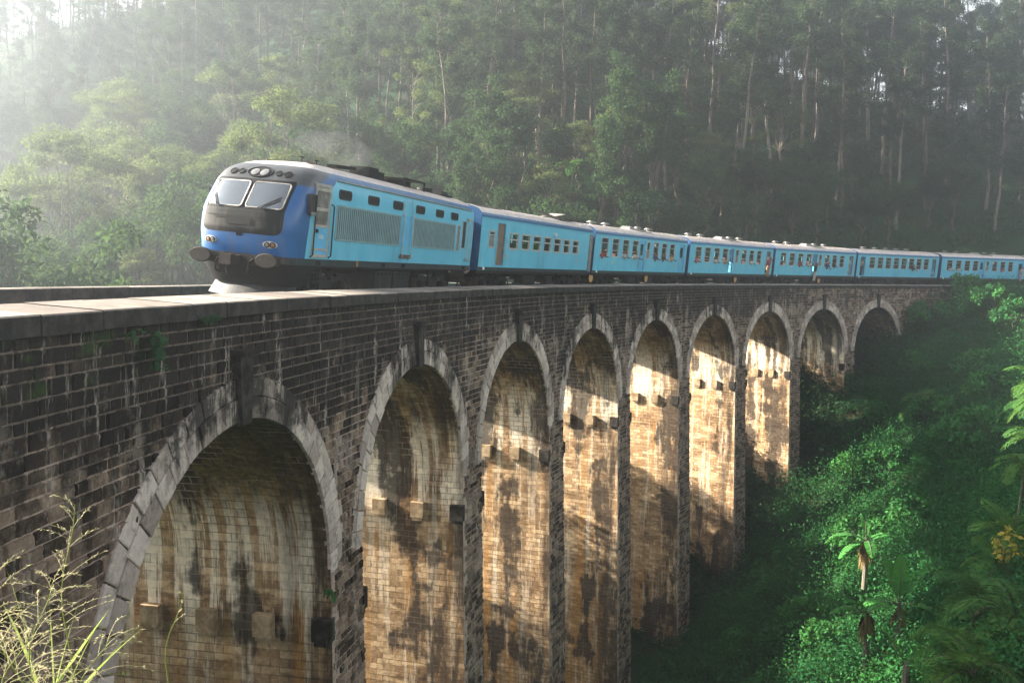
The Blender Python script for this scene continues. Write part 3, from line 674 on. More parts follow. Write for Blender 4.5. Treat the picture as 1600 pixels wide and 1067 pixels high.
def make_coach(L, win, narrow, doors, style=0, vents=(), disc_x=None, digit='S', roofhatch=True):
    root = empty('passenger_coach')
    zl, zh = (2.06, 3.15) if style == 0 else (2.08, 2.79)
    holes = [(a, b, zl, zh) for a, b in win] + [(a, b, 2.08, zh) for a, b in narrow] + [(d[0], d[1], 1.30, 3.16) for d in doors]
    mb = MB()
    for sd in (-1, 1):
        sheet_with_holes(mb, L, 1.06, 3.34, holes if sd < 0 else holes[:len(win)], H_, sd)
        P = roof_profile()
        for (y0, z0), (y1, z1) in zip(P, P[1:]):
            q = [(0, sd * y0, z0), (L, sd * y0, z0), (L, sd * y1, z1), (0, sd * y1, z1)]; mb.face(q if sd < 0 else q[::-1])
        # rain strip under the roof edge
        mb.box((L / 2, sd * (H_ + 0.012), 3.335), (L, 0.025, 0.03))
    mb.face([(0, -0.2, 3.875), (L, -0.2, 3.875), (L, 0.2, 3.875), (0, 0.2, 3.875)])
    mb.build('body', [M_COACH], root)
    mb = MB(); mb.box((L / 2, 0, 1.24), (L - 0.1, 2 * H_ - 0.16, 0.06)); mb.box((L / 2, 0, 3.30), (L - 0.1, 2 * H_ - 0.16, 0.03))
    for sx in (0.08, L - 0.08): mb.box((sx, 0, 2.3), (0.04, 2.6, 2.0))
    mb.build('floor', [M_INSIDE], root)
    mb = MB()
    x = 1.6
    while x < L - 1.6:
        if not any(d[0] - 0.5 < x < d[1] + 0.5 for d in doors):
            for sy in (-0.75, 0.75): mb.box((x, sy, 1.62), (0.42, 0.85, 0.10)); mb.box((x + 0.22, sy, 1.98), (0.07, 0.85, 0.75))
        x += 0.88
    mb.build('seating', [M_SEAT], root)['kind'] = 'stuff'
    for sx, s in ((0.0, -1), (L, 1)):                       # end walls with rounded shoulder
        P = roof_profile(); pr = [(H_, 1.06)] + P; mb = MB()
        out = [(sx + s * 0.03, y, z) for y, z in pr] + [(sx + s * 0.03, -y, z) for y, z in pr[::-1]]
        mb.face(out if s > 0 else out[::-1])
        inn = [(sx - s * 0.01, p[1], p[2]) for p in out]
        for i in range(len(out)): j = (i + 1) % len(out); mb.face([out[i], out[j], inn[j], inn[i]])
        for q in (-1.0, 1.0): mb.bar((sx + s * 0.06, q, 1.4), (sx + s * 0.06, q, 3.1), 0.018)
        mb.build('end_wall', [M_DEEP], root)
        mb = MB(); mb.box((sx + s * 0.15, 0, 2.25), (0.30, 1.05, 2.1)); 
        mb.build('gangway', [M_BLACK], root)
        mb = MB()
        for q in (-0.98, 0.98): mb.bar((sx, q, 1.1), (sx + s * 0.25, q, 1.1), 0.09, 0, 10); mb.disc((sx + s * 0.22, q, 1.1), (s, 0, 0), 0.20, 0.04)
        mb.build('buffer', [M_BUFF], root)
    for a, b in win:
        mb = MB(); ring_frame(mb, a - 0.035, b + 0.035, zl - 0.035, zh + 0.035, 0.13 if style == 0 else 0.05, 0.06 if style == 0 else 0.08, H_ - 0.05, H_ + 0.014)
        if style == 0:
            for z in (2.86, 2.45): mb.box(((a + b) / 2, -(H_ - 0.02), z), (b - a, 0.03, 0.035))
            for z in (2.24,): mb.box(((a + b) / 2, -(H_ - 0.03), z), (b - a, 0.02, 0.02))
        else: mb.box(((a + b) / 2, -(H_ - 0.02), 2.50), (b - a, 0.04, 0.07)); mb.box((b - 0.10, -(H_ - 0.03), 2.28), (0.05, 0.02, 0.42))
        f = mb.build('window', [M_FRAME], root)
        mb = MB(); y = -(H_ - 0.05); z0 = 2.45 if style == 0 else 2.10
        mb.face([(a, y, z0), (b, y, z0), (b, y, zh), (a, y, zh)])
        mb.build('pane', [M_GLASS], f)
        if style == 0:
            mb = MB(); mb.face([(a, y + 0.012, 2.87), (b, y + 0.012, 2.87), (b, y + 0.012, zh), (a, y + 0.012, zh)]); mb.build('upper_pane', [M_BLIND], f)
    for a, b in narrow:
        mb = MB(); ring_frame(mb, a - 0.03, b + 0.03, 2.05, zh + 0.03, 0.06, 0.07, H_ - 0.05, H_ + 0.012); mb.box(((a + b) / 2, -(H_ - 0.02), 2.62), (b - a, 0.03, 0.04))
        f = mb.build('lavatory_window', [M_FRAME], root)
        mb = MB(); y = -(H_ - 0.04); mb.face([(a, y, 2.08), (b, y, 2.08), (b, y, 2.62), (a, y, 2.62)]); mb.build('frosted_pane', [M_VENT], f)
        mb = MB(); mb.face([(a, y, 2.62), (b, y, 2.62), (b, y, zh), (a, y, zh)]); mb.build('pane', [M_GLASS], f)
    for d in doors:
        a, b, kind = d; xc = (a + b) / 2
        mb = MB(); ring_frame(mb, a - 0.04, b + 0.04, 1.27, 3.20, 0.02, 0.04, H_ - 0.07, H_ + 0.012)
        fr = mb.build('door_frame', [M_LTBLUE if kind != 'end' else M_FRAME], root)
        for q in (a - 0.09, b + 0.09):
            mb = MB(); tube(mb, [(q, -(H_ + 0.01), 1.5), (q, -(H_ + 0.07), 1.55), (q, -(H_ + 0.07), 2.5), (q, -(H_ + 0.01), 2.55)], 0.014); mb.build('handrail', [M_ALU], root)
        if kind in ('closed', 'brown'):
            mb = MB(); y = -(H_ - 0.035); m = M_WOOD if kind == 'brown' else M_LTBLUE
            sheet_with_holes(mb, b, 1.30, 3.16, [(a + 0.14, b - 0.14, 2.25, 2.98)] if kind == 'closed' else [], H_ - 0.035, -1, a, 0.03)
            dl = mb.build('door', [m], root)
            if kind == 'closed': mb = MB(); mb.face([(a + .14, y + .02, 2.25), (b - .14, y + .02, 2.25), (b - .14, y + .02, 2.98), (a + .14, y + .02, 2.98)]); mb.build('pane', [M_GLASS], dl)
            mb = MB(); mb.bar((b - 0.08, y - 0.05, 2.0), (b - 0.08, y - 0.05, 2.16), 0.016); mb.build('handle', [M_ALU], dl)
        else:                                                # leaf folded inwards
            mb = MB(); mb.box((b - 0.03, -(H_ - 0.42), 2.22), (0.04, 0.62, 1.82)); mb.build('door', [M_LTBLUE], root)
        step_ladder(root, xc)
    for i, v in enumerate(vents):
        mb = MB(); flat = (i == 2 and len(vents) == 5 and roofhatch)
        if flat: mb.box((v, -0.1, 3.93), (0.9, 0.8, 0.13), 0, 0, None, 0.75); mb.box((v + 0.1, -0.1, 4.02), (0.7, 0.6, 0.06))
        else: tube(mb, [(v, 0, 3.84), (v, 0, 4.0)], 0.13, 12); mb.disc((v, 0, 3.99), (0, 0, 1), 0.30, 0.05, 0, 16); mb.disc((v, 0, 4.04), (0, 0, 1), 0.20, 0.06, 0, 16)
        mb.build('roof_vent', [M_VENT], root)
    if roofhatch:
        mb = MB(); xc = L * 0.56; mb.box((xc, -0.62, 3.832), (1.9, 0.75, 0.035), 0, 0, Matrix.Rotation(R_(10), 3, 'X')); mb.build('roof_hatch', [M_INSIDE], root)
    mb = MB()
    for sy in (-1, 1):
        mb.box((L / 2, sy * (H_ - 0.06), 1.02), (L, 0.10, 0.16))
        for xx, w in ((L * 0.42, 1.5), (L * 0.6, 0.9)): mb.box((xx, sy * 1.02, 0.68), (w, 0.5, 0.42))
        for xx in (L * 0.33, L * 0.5, L * 0.68): mb.bar((xx, sy * 1.2, 0.98), (xx + 0.1, sy * 1.2, 0.5), 0.03)
        tube(mb, [(L * 0.3, sy * 1.15, 0.5), (L * 0.5, sy * 1.1, 0.38), (L * 0.7, sy * 1.15, 0.5)], 0.03)
    mb.box((L / 2, 0, 0.85), (L * 0.9, 0.5, 0.3))
    mb.build('underframe', [M_GREASE], root)
    for bx in (2.35, L - 2.35): bogie(root, bx, None)
    for xx in (0.55,):
        mb = MB(); mb.box((xx, -(H_ + 0.005), 1.16), (0.16, 0.03, 0.13)); mb.build('marker_plate', [M_WHITE], root)
    if disc_x:
        for xx in disc_x:
            mb = MB(); mb.disc((xx, -1.30, 0.78), (0, -1, 0), 0.27, 0.02, 0, 22, 0.25); dd = mb.build('number_disc', [M_YELLOW], root)
            text_mesh('digit', digit, 0.44, M_FRAME, dd, (xx, -1.325, 0.78))
    for xx in (2.9, L - 2.4):                                # small stencilled emblem of a bar and a box
        mb = MB(); mb.box((xx, -(H_ + 0.003), 1.72), (0.22, 0.006, 0.13)); mb.box((xx - 0.25, -(H_ + 0.003), 1.71), (0.2, 0.006, 0.05)); mb.build('stencilled_mark', [M_FRAME], root)
    mb = MB(); mb.box((L * 0.59, -(H_ + 0.05), 2.98), (0.16, 0.10, 0.16)); mb.build('side_lamp', [M_WHITE], root)
    return root

LC = 15.35
W4 = [(0.92, 1.86), (2.46, 3.38), (4.0, 4.92), (5.5, 6.42)]; W3 = [(9.0, 9.9), (10.5, 11.4), (12.0, 12.9)]
VT = (2.2, 4.2, 7.4, 9.3, 11.2)
SPANS = [(23.3, 37.95), (38.45, 53.75), (54.1, 69.3), (69.65, 84.75), (85.1, 100.3), (100.75, 115.9), (116.3, 131.4)]
W1 = [(3.10, 4.14), (4.55, 5.58), (5.98, 7.0), (7.42, 8.42), (8.86, 9.86), (10.3, 11.26), (11.72, 12.68)]
coaches = []
def put(c, i, label):
    tag(c, label, 'train coach', 'coaches of the blue train'); L = frame_on_track(c, *SPANS[i]); coaches.append(c); return c
c = make_coach(15.0, W1, [(0.85, 1.45)], [(1.72, 2.55, 'brown')], 1, (), None, roofhatch=False); put(c, 0, 'first blue coach behind the locomotive, with small two pane windows and a brown door')
# dark roof boards and bent sheets of the first coach
mb = MB()
mb.box((1.9, -0.6, 3.83), (2.6, 0.5, 0.03), 0, 0, Matrix.Rotation(R_(10), 3, 'X'))
for k in range(7): mb.box((10.6 + k * 0.42, -0.25 + 0.02 * k, 3.96 + 0.05 * math.sin(k * 1.3)), (0.40, 1.5, 0.05), 0, 0, Matrix.Rotation(R_(12 + 6 * math.sin(k * 2.1)), 3, 'X'))
mb.build('roof_board', [M_GREASE], c)
mb = MB(); mb.box((12.2, 0.05, 4.08), (1.5, 0.8, 0.04), 0, 0, Matrix.Rotation(R_(-8), 3, 'Y')); mb.build('roof_sheet', [M_ALU], c)
mb = MB(); mb.box((14.72, -(H_ - 0.02), 2.2), (0.5, 0.12, 2.1)); mb.build('corner_panel', [M_BELLOW], c)
base = make_coach(LC, W4 + W3, [(7.85, 8.4)], [(6.72, 7.5, 'closed'), (13.95, 14.85, 'closed')], 0, VT, (0.15, 8.5)); put(base, 1, 'second blue coach, both its blue doors shut')
op = make_coach(LC, W4 + W3, [(7.85, 8.4)], [(6.72, 7.5, 'open'), (13.95, 14.85, 'end')], 0, VT, (8.5,)); put(op, 2, 'third blue coach, doors open and a passenger hanging out at its rear')
o5 = copy_tree(op); put(o5, 3, 'fourth blue coach from the locomotive, a passenger standing on its middle door step')
c6 = make_coach(LC, [(2.1 + 1.46 * k, 3.08 + 1.46 * k) for k in range(8)], [], [(0.55, 1.3, 'open'), (14.0, 14.8, 'end')], 0, (2.9, 5.0, 7.0, 9.0, 11.0), None, roofhatch=False); put(c6, 4, 'fifth blue coach from the locomotive, with eight windows and a door at each end')
c7 = copy_tree(base); put(c7, 5, 'sixth blue coach from the locomotive, its right end by the frame edge')
for ch in list(c7.children):
    if ch.name.startswith('number_disc'):
        for g in list(ch.children): bpy.data.objects.remove(g)
        bpy.data.objects.remove(ch)
c8 = copy_tree(base); put(c8, 6, 'last visible blue coach, cut off by the right edge of the photo')

# ================================================================== the locomotive
loco = empty('diesel_locomotive'); LL = 15.0
tag(loco, 'blue diesel locomotive with rounded nose and two windscreens leading the train', 'locomotive')
frame_on_track(loco, 7.55, 22.6)
ZL = [0.46, 0.8, 1.06, 1.25, 1.5, 1.8, 2.1, 2.4, 2.7, 3.0, 3.2, 3.35, 3.47, 3.56, 3.65, 3.73, 3.80, 3.86, 3.91, 3.95, 3.975]
def itp(z, X, Y): return float(np.interp(z, X, Y))
def hw(z): return itp(z, [0.05, 0.46, 0.8, 1.06, 1.25, 2.0, 2.7, 3.2, 3.47, 3.56, 3.65, 3.73, 3.80, 3.86, 3.91, 3.95, 3.975], [1.30, 1.22, 1.36, 1.42, 1.43, 1.45, 1.45, 1.43, 1.38, 1.33, 1.24, 1.12, 0.97, 0.80, 0.60, 0.36, 0.05])
def rake(z): return itp(z, [0.05, 0.46, 0.8, 1.25, 1.9, 2.4, 2.8, 3.25, 3.5, 3.65, 3.8, 3.9, 3.95, 3.975], [0.15, 0.42, 0.28, 0.10, 0.0, 0.09, 0.33, 0.66, 0.94, 1.20, 1.65, 2.3, 2.9, 3.6])
NS = 3.3
def front_x(y, z, cd=0.75):
    t = min(1.0, abs(y) / hw(z)); return rake(z) + cd * (1 - (1 - t ** NS) ** (1 / NS))
def nose_pt(y, z, off=0.0):
    p = Vector((front_x(y, z), y, z)); e = 0.02
    a = Vector((front_x(y + e, z), y + e, z)) - Vector((front_x(y - e, z), y - e, z)); b = Vector((front_x(y, z + e), y, z + e)) - Vector((front_x(y, z - e), y, z - e))
    n = a.cross(b); n = n if n.x < 0 else -n
    return p + n.normalized() * off
def hull(zs, xend, name, mat, notch=None):
    mb = MB(); rings = []
    for z in zs:
        w = hw(z); P = []
        for x in np.linspace(xend, rake(z) + 0.80, 14): P.append((x, -w, z))
        for ph in np.linspace(90, -90, 41)[1:-1]:
            s_, c_ = math.sin(R_(ph)), math.cos(R_(ph)); y = -w * math.copysign(abs(s_) ** (2 / NS), s_); P.append((rake(z) + 0.75 * (1 - abs(c_) ** (2 / NS)), y, z))
        for x in np.linspace(rake(z) + 0.80, xend, 14): P.append((x, w, z))
        rings.append(P)
    for a, b in zip(rings, rings[1:]):
        for k in range(len(a) - 1): mb.face([a[k], a[k + 1], b[k + 1], b[k]][::-1])
    return mb
mb = hull([z for z in ZL if z >= 1.06], LL, 'body', None)
o = mb.build('body', [M_LOCO], loco, True, True)
mb = hull([0.46, 0.62, 0.8, 0.95, 1.058], 1.75, 'apron', None); mb.build('apron', [M_BLACK], loco, True, True)
mb = MB(); P0 = []; P1 = []
for k in range(25):
    y = -1.32 + 2.64 * k / 24; P0.append((0.50 + 0.50 * (abs(y) / 1.32) ** 2.4 , y * 0.93, 0.47)); P1.append((0.24 + 0.55 * (abs(y) / 1.32) ** 2.2, y, 0.10))
for k in range(24): mb.face([P0[k], P0[k + 1], P1[k + 1], P1[k]]); mb.face([(p[0] + 0.03, p[1], p[2]) for p in (P0[k], P1[k], P1[k + 1], P0[k + 1])])
mb.build('snow_plough', [M_PLOW], loco)
mb = MB(); pr = [(hw(z), z) for z in ZL if z >= 1.06]; out = [(LL, -y, z) for y, z in pr] + [(LL, y, z) for y, z in pr[::-1]]; mb.face(out); mb.build('end_wall', [M_DEEP], loco)
mb = MB(); mb.box((LL + 0.2, 0, 2.2), (0.4, 1.05, 2.1)); mb.build('gangway', [M_BLACK], loco)

def patch(name, mat, y0, y1, z0, z1, off, rad=0.0, ny=26, nz=12, smooth=True):
    mb = MB(); Y = np.linspace(y0, y1, ny + 1); Z = np.linspace(z0, z1, nz + 1)
    def clampy(y, z):
        if rad:
            for zc, up in ((z0 + rad, -1), (z1 - rad, 1)):
                if (z - zc) * up > 0:
                    dz = min(rad, abs(z - zc)); ins = rad - math.sqrt(max(0, rad * rad - dz * dz)); m = (y0 + y1) / 2; h = (y1 - y0) / 2
                    return m + (y - m) * (h - ins) / h
        return y
    for a, b in zip(Z, Z[1:]):
        for c, d in zip(Y, Y[1:]):
            mb.face([nose_pt(clampy(c, a), a, off), nose_pt(clampy(c, b), b, off), nose_pt(clampy(d, b), b, off), nose_pt(clampy(d, a), a, off)])
    return mb.build(name, [mat], loco, smooth, True)
patch('lower_nose_panel', M_GREYP, -1.17, 1.17, 1.78, 2.66, 0.006, 0.20, 26, 20)
patch('windscreen_surround', M_BLACK, -1.17, 1.17, 2.41, 3.24, 0.012, 0.04, 26, 14)
for sy in (-1, 1):
    a, b = sorted((sy * 0.06, sy * 1.08)); P = rrect(a, b, 2.46, 3.15, 0.08, 6)
    mb = MB(); pts = [nose_pt(y, z, 0.022) for y, z in P]; tube(mb, pts + [pts[0], pts[1]], 0.019, 6, 0, False); fr = mb.build('windscreen_frame', [M_ALU], loco)
    g = patch('windscreen', M_SCREEN, a, b, 2.46, 3.15, 0.018, 0.08, 20, 14)
    mb = MB(); w0 = nose_pt(sy * 0.9, 2.44, 0.05); w1 = nose_pt(sy * 0.62 if sy < 0 else 1.02, 2.50, 0.05); w2 = nose_pt(sy * 1.0, 2.86, 0.05)
    tube(mb, [nose_pt(-0.45 if sy < 0 else 0.72, 2.44, 0.05), nose_pt(-0.98 if sy < 0 else 0.98, 2.78, 0.05)], 0.010); tube(mb, [nose_pt(-0.55 if sy < 0 else 0.78, 2.44, 0.05), nose_pt(-0.98 if sy < 0 else 0.95, 2.70, 0.05)], 0.012)
    mb.build('wiper', [M_BLACK], loco)
def nose_round(name, mat, y, z, ry, rz, off, rim=None, parent=None, dome=0.02):
    c = [nose_pt(y + ry * math.cos(a) , z + rz * math.sin(a), off) for a in np.linspace(0, 2 * math.pi, 25)[:-1]]; mb = MB(); m = nose_pt(y, z, off + dome)
    for i in range(24): mb.face([c[i], c[(i + 1) % 24], m])
    o = mb.build(name, [mat], parent or loco, True, True)
    if rim: mb = MB(); tube(mb, c + [c[0], c[1]], 0.016, 5, 0, False); mb.build('rim', [rim], o)
    return o
nose_round('upper_headlight', M_GREYP, 0.0, 3.44, 0.37, 0.145, 0.012, M_BLACK)
for q in (-0.14, 0.14): nose_round('lamp_glass', M_LENS, q, 3.42, 0.12, 0.09, 0.035)
for sy in (-1, 1):
    nose_round('marker_lamp', M_GREYP, sy * 0.56, 3.43, 0.085, 0.065, 0.012, M_BLACK); nose_round('horn', M_BLACK, sy * 0.82, 3.42, 0.10, 0.075, 0.012, M_BLACK)
    hl = nose_round('headlight', M_FRAME, sy * 0.88, 1.54, 0.20, 0.095, 0.012)
    for q in (-0.075, 0.075): nose_round('lens', M_AMBER if q * sy > 0 else M_LENS, sy * 0.88 + q, 1.54, 0.062, 0.062, 0.03, M_GREYP, hl)
patch('socket_box', M_BLACK, -0.10, 0.07, 1.70, 1.84, 0.03, 0, 4, 4)
for y0, y1, z0, z1 in ((-1.05, 1.05, 2.20, 2.215), (-0.32, 0.42, 1.99, 2.18), (-0.85, -0.5, 2.13, 2.155), (-0.1, 0.25, 1.93, 1.95), (0.5, 0.8, 2.14, 2.165)):
    patch('panel_step', M_BLACK, y0, y1, z0, z1, 0.018, 0, 14, 3)
# buffer beam, buffers, coupler
mb = MB()
for z in (0.98, 1.06, 1.14, 1.21): mb.box((0.10, 0.62, z), (0.30, 0.55, 0.035))
mb.box((0.15, 0, 1.10), (0.25, 2.1, 0.28)); mb.build('buffer_beam', [M_GREASE], loco)
for sy in (-1, 1):
    mb = MB(); tube(mb, [(0.4, sy * 0.98, 1.12), (0.12, sy * 0.98, 1.12), (0.12, sy * 0.98, 1.12), (-0.16, sy * 0.98, 1.12)], [0.15, 0.15, 0.10, 0.10], 14)
    n = 28; A = [(-0.16, sy * 0.98 + 0.345 * math.cos(t), 1.12 + 0.20 * math.sin(t)) for t in np.linspace(0, 2 * math.pi, n + 1)[:-1]]; B = [(-0.22, sy * 0.98 + 0.305 * math.cos(t), 1.12 + 0.17 * math.sin(t)) for t in np.linspace(0, 2 * math.pi, n + 1)[:-1]]
    mb.face(A); mb.face(B[::-1])
    for i in range(n): j = (i + 1) % n; mb.face([A[i], B[i], B[j], A[j]])
    mb.build('buffer', [M_BUFF], loco)
mb = MB(); mb.box((-0.12, 0, 1.08), (0.55, 0.24, 0.22)); mb.box((-0.38, 0.05, 1.08), (0.2, 0.34, 0.28)); tube(mb, [(-0.3, 0, 1.0), (-0.42, 0.02, 0.86), (-0.34, 0.03, 0.72)], 0.035); 
for q in (-0.45, 0.4, 0.52): tube(mb, [(0.1, q, 1.15), (-0.15, q, 1.02), (-0.12, q + 0.05, 0.78), (0.1, q, 0.7)], 0.03)
mb.build('coupler', [M_BUFF], loco)
# side fittings, on both sides
def lx(z): return hw(z)
for sd in (-1, 1):
    for a in (2.70, 4.66, 6.60, 8.60, 10.55, 12.2):
        mb = MB(); ring_frame(mb, a, a + 0.80, 2.98, 3.26, 0.10, 0.05, 1.40, 1.462, 0, sd); f = mb.build('engine_room_window', [M_RUBBER], loco)
        mb = MB(); P = rrect(a + .03, a + .77, 3.01, 3.23, 0.08); q = [(x, sd * 1.452, z) for x, z in P]; mb.face(q if sd < 0 else q[::-1])
        for z in (3.08, 3.15): mb.box((a + 0.4, sd * 1.456, z), (0.7, 0.012, 0.016))
        mb.build('louvre', [M_GREYP], f)
    for a, b in ((2.58, 7.30), (8.42, 12.80)):
        mb = MB(); ring_frame(mb, a, b, 1.80, 2.82, 0.14, 0.05, 1.42, 1.468, 0, sd); n = int((b - a) / 0.125)
        for k in range(n):
            x = a + 0.06 + k * (b - a - 0.12) / (n - 1); mb.box((x, sd * 1.462, 2.31), (0.068, 0.016, 0.98))
        mb.build('grille', [M_GRILLE], loco)
        mb = MB(); q = [(a + .02, sd * 1.453, 1.82), (b - .02, sd * 1.453, 1.82), (b - .02, sd * 1.453, 2.80), (a + .02, sd * 1.453, 2.80)]; mb.face(q if sd < 0 else q[::-1]); mb.build('grille_backing', [M_GREYP], loco)
    mb = MB(); q = [(7.36, sd * 1.453, 1.80), (8.36, sd * 1.453, 1.80), (8.36, sd * 1.453, 2.82), (7.36, sd * 1.453, 2.82)]; mb.face(q if sd < 0 else q[::-1]); mb.build('access_panel', [M_LTBLUE], loco)
    for x in (7.45, 8.25):
        mb = MB(); tube(mb, [(x, sd * 1.45, 2.86), (x, sd * 1.53, 2.80), (x, sd * 1.53, 1.45), (x, sd * 1.45, 1.40)], 0.020); tube(mb, [(x + (0.12 if x < 8 else -0.12), sd * 1.46, 3.36), (x, sd * 1.53, 2.80)], 0.012); mb.build('handrail', [M_ALU], loco)
    mb = MB(); mb.box((7.85, sd * 1.49, 1.50), (0.85, 0.07, 0.05)); mb.box((7.85, sd * 1.49, 1.44), (0.95, 0.05, 0.04)); mb.build('foot_bar', [M_RUST], loco)
    # cab door
    a, b = 1.30, 2.22; y = 1.462
    mb = MB(); ring_frame(mb, a, b, 1.30, 3.31, 0.02, 0.085, 1.40, y, 0, sd)
    for z, h in ((3.16, 0.10), (2.62, 0.09), (2.16, 0.07), (1.52, 0.06)): mb.box(((a + b) / 2, sd * (y - 0.02), z), (b - a - 0.1, 0.05, h))
    dr = mb.build('cab_door', [M_ALU], loco)
    mb = MB(); q = [(a + .05, sd * 1.454, 1.34), (b - .05, sd * 1.454, 1.34), (b - .05, sd * 1.454, 2.16), (a + .05, sd * 1.454, 2.16)]; mb.face(q if sd < 0 else q[::-1]); mb.build('door_panel', [M_LTBLUE], dr)
    mb = MB()
    for z0, z1 in ((2.19, 2.58), (2.66, 3.12)): q = [(a + .13, sd * 1.456, z0), (b - .13, sd * 1.456, z0), (b - .13, sd * 1.456, z1), (a + .13, sd * 1.456, z1)]; mb.face(q if sd < 0 else q[::-1])
    mb.build('pane', [M_BLIND], dr)
    mb = MB(); mb.box((a + 0.16, sd * 1.49, 2.02), (0.07, 0.05, 0.10)); mb.build('handle', [M_BLACK], dr)
    text_mesh('stencil', '1042', 0.16, M_WHITE, dr, ((a + b) / 2, sd * 1.458, 1.86), sd)
    for x in (a - 0.07, b + 0.07): mb = MB(); tube(mb, [(x, sd * 1.45, 2.80), (x, sd * 1.53, 2.74), (x, sd * 1.53, 1.36), (x, sd * 1.45, 1.30)], 0.022); mb.build('handrail', [M_GREASE], loco)
    mb = MB(); ring_frame(mb, 0.88, 1.22, 2.42, 2.98, 0.06, 0.035, 1.38, 1.56, 0, sd); mr = mb.build('cab_mirror', [M_RUBBER], loco)
    mb = MB(); mb.box((1.05, sd * 1.50, 2.72), (0.28, 0.06, 0.44)); mb.build('mirror_glass', [M_RUBBER], mr)
    mb = MB(); mb.box((1.05, sd * 1.52, 2.47), (0.26, 0.10, 0.08)); mb.build('mirror_foot', [M_VENT], mr)
    mb = MB(); mb.box((8.7, sd * 1.40, 3.49), (12.1, 0.07, 0.03)); mb.build('rain_gutter', [M_ALU], loco)
    for x, w, z0, z1, m in ((13.02, 0.34, 1.80, 2.82, M_BELLOW), (13.62, 0.44, 1.92, 3.02, M_RUBBER)):
        mb = MB(); ring_frame(mb, x, x + w, z0, z1, 0.05, 0.03, 1.42, 1.466, 0, sd); f = mb.build('side_vent', [M_FRAME], loco); mb = MB(); q = [(x + .02, sd * 1.456, z0 + .02), (x + w - .02, sd * 1.456, z0 + .02), (x + w - .02, sd * 1.456, z1 - .02), (x + .02, sd * 1.456, z1 - .02)]; mb.face(q if sd < 0 else q[::-1]); mb.build('vent_panel', [m], f)
    for x in (14.15, 14.55): mb = MB(); tube(mb, [(x, sd * 1.45, 3.15), (x, sd * 1.54, 3.08), (x, sd * 1.54, 1.50), (x, sd * 1.45, 1.44)], 0.020); mb.build('handrail', [M_ALU], loco)
    mb = MB(); mb.box((14.35, sd * 1.50, 1.50), (0.45, 0.06, 0.04)); mb.build('foot_bar', [M_ALU], loco); mb = MB(); mb.box((14.3, sd * 1.5, 3.1), (0.3, 0.1, 0.08)); mb.build('bracket', [M_ALU], loco)
text_mesh('number', '0', 0.26, M_YELLOW, loco, (4.25, -1.436, 1.16)); 
step_ladder(loco, 14.25); step_ladder(loco, 1.76)
for x in (1.76, 6.2, 7.9, 14.2):
    mb = MB(); mb.box((x, -1.44, 1.15), (0.2, 0.03, 0.12)); mb.build('jacking_plate', [M_BLACK], loco)
mb = MB()
for sy in (-1, 1):
    mb.box((LL / 2 + 0.6, sy * 1.36, 1.04), (LL - 1.8, 0.08, 0.06))
mb.box((LL / 2, 0, 0.92), (LL - 2.0, 1.4, 0.24)); mb.build('underframe', [M_GREASE], loco)
for x in (5.85, 7.35): 
    mb = MB(); mb.box((x + 0.72, 0, 0.62), (1.40, 2.62, 0.66), 0, 0, None, 1.0)
    for k in range(4):
        for sy in (-1, 1): mb.box((x + 0.25 + k * 0.32, sy * 1.33, 0.86), (0.05, 0.03, 0.10))
    mb.build('fuel_tank', [M_GREYP], loco)
for x in (2.75, 11.6): bogie(loco, x, None)
mb = MB(); mb.box((5.0, -0.3, 4.06), (1.3, 0.35, 0.10), 0, 0, Matrix.Rotation(R_(-3), 3, 'Y')); mb.build('roof_flap', [M_BLACK], loco)
mb = MB(); mb.box((7.05, -0.1, 4.12), (0.75, 0.7, 0.32)); mb.box((7.65, -0.1, 4.08), (0.5, 0.7, 0.24)); mb.box((7.3, -0.1, 3.96), (1.2, 0.9, 0.06)); mb.build('exhaust_box', [M_BLACK], loco)
mb = MB()
for x in (9.0, 10.9):
    for y in (-0.75, 0.6): mb.box((x, y, 4.02), (0.05, 0.05, 0.30))
for y in (-0.75, 0.6): mb.box((9.95, y, 4.17), (2.0, 0.05, 0.05))
for k in range(9): mb.box((9.1 + k * 0.22, -0.07, 4.17), (0.12, 1.3, 0.03))
mb.box((9.9, -0.07, 4.02), (0.7, 0.8, 0.2)); mb.build('radiator_fan_guard', [M_BLACK], loco)
mb = MB(); mb.disc((12.1, -0.3, 3.92), (0, 0, 1), 0.30, 0.16, 0, 18); mb.build('roof_dome', [M_GREYP], loco)
mb = MB(); mb.box((13.5, -0.3, 4.0), (0.9, 0.8, 0.18), 0, 0, None, 0.7); mb.box((13.5, -0.3, 3.93), (0.98, 0.9, 0.05)); mb.build('roof_vent', [M_BLACK], loco)
for x in (3.2, 4.1): mb = MB(); mb.bar((x, 0.1, 3.93), (x, 0.1, 4.12), 0.02); mb.box((x, 0.1, 4.12), (0.16, 0.04, 0.04)); mb.build('aerial', [M_BLACK], loco)
mb = MB()
for y in (-0.62, 0.62): mb.box((8.3, y, 3.90), (12.2, 0.035, 0.03))
mb.build('roof_rail', [M_RUST], loco)
# cab interior seen through the windscreen
mb = MB(); mb.box((1.9, 0, 2.6), (0.06, 2.5, 1.5)); mb.box((1.1, 0, 2.25), (0.7, 2.2, 0.25)); mb.build('cab_bulkhead', [M_INSIDE], loco)
mb = MB(); mb.box((1.84, 0.55, 2.75), (0.04, 0.35, 0.9)); mb.box((1.84, 0.1, 2.75), (0.04, 0.25, 0.9)); mb.build('cab_curtain', [M_FRAME], loco)

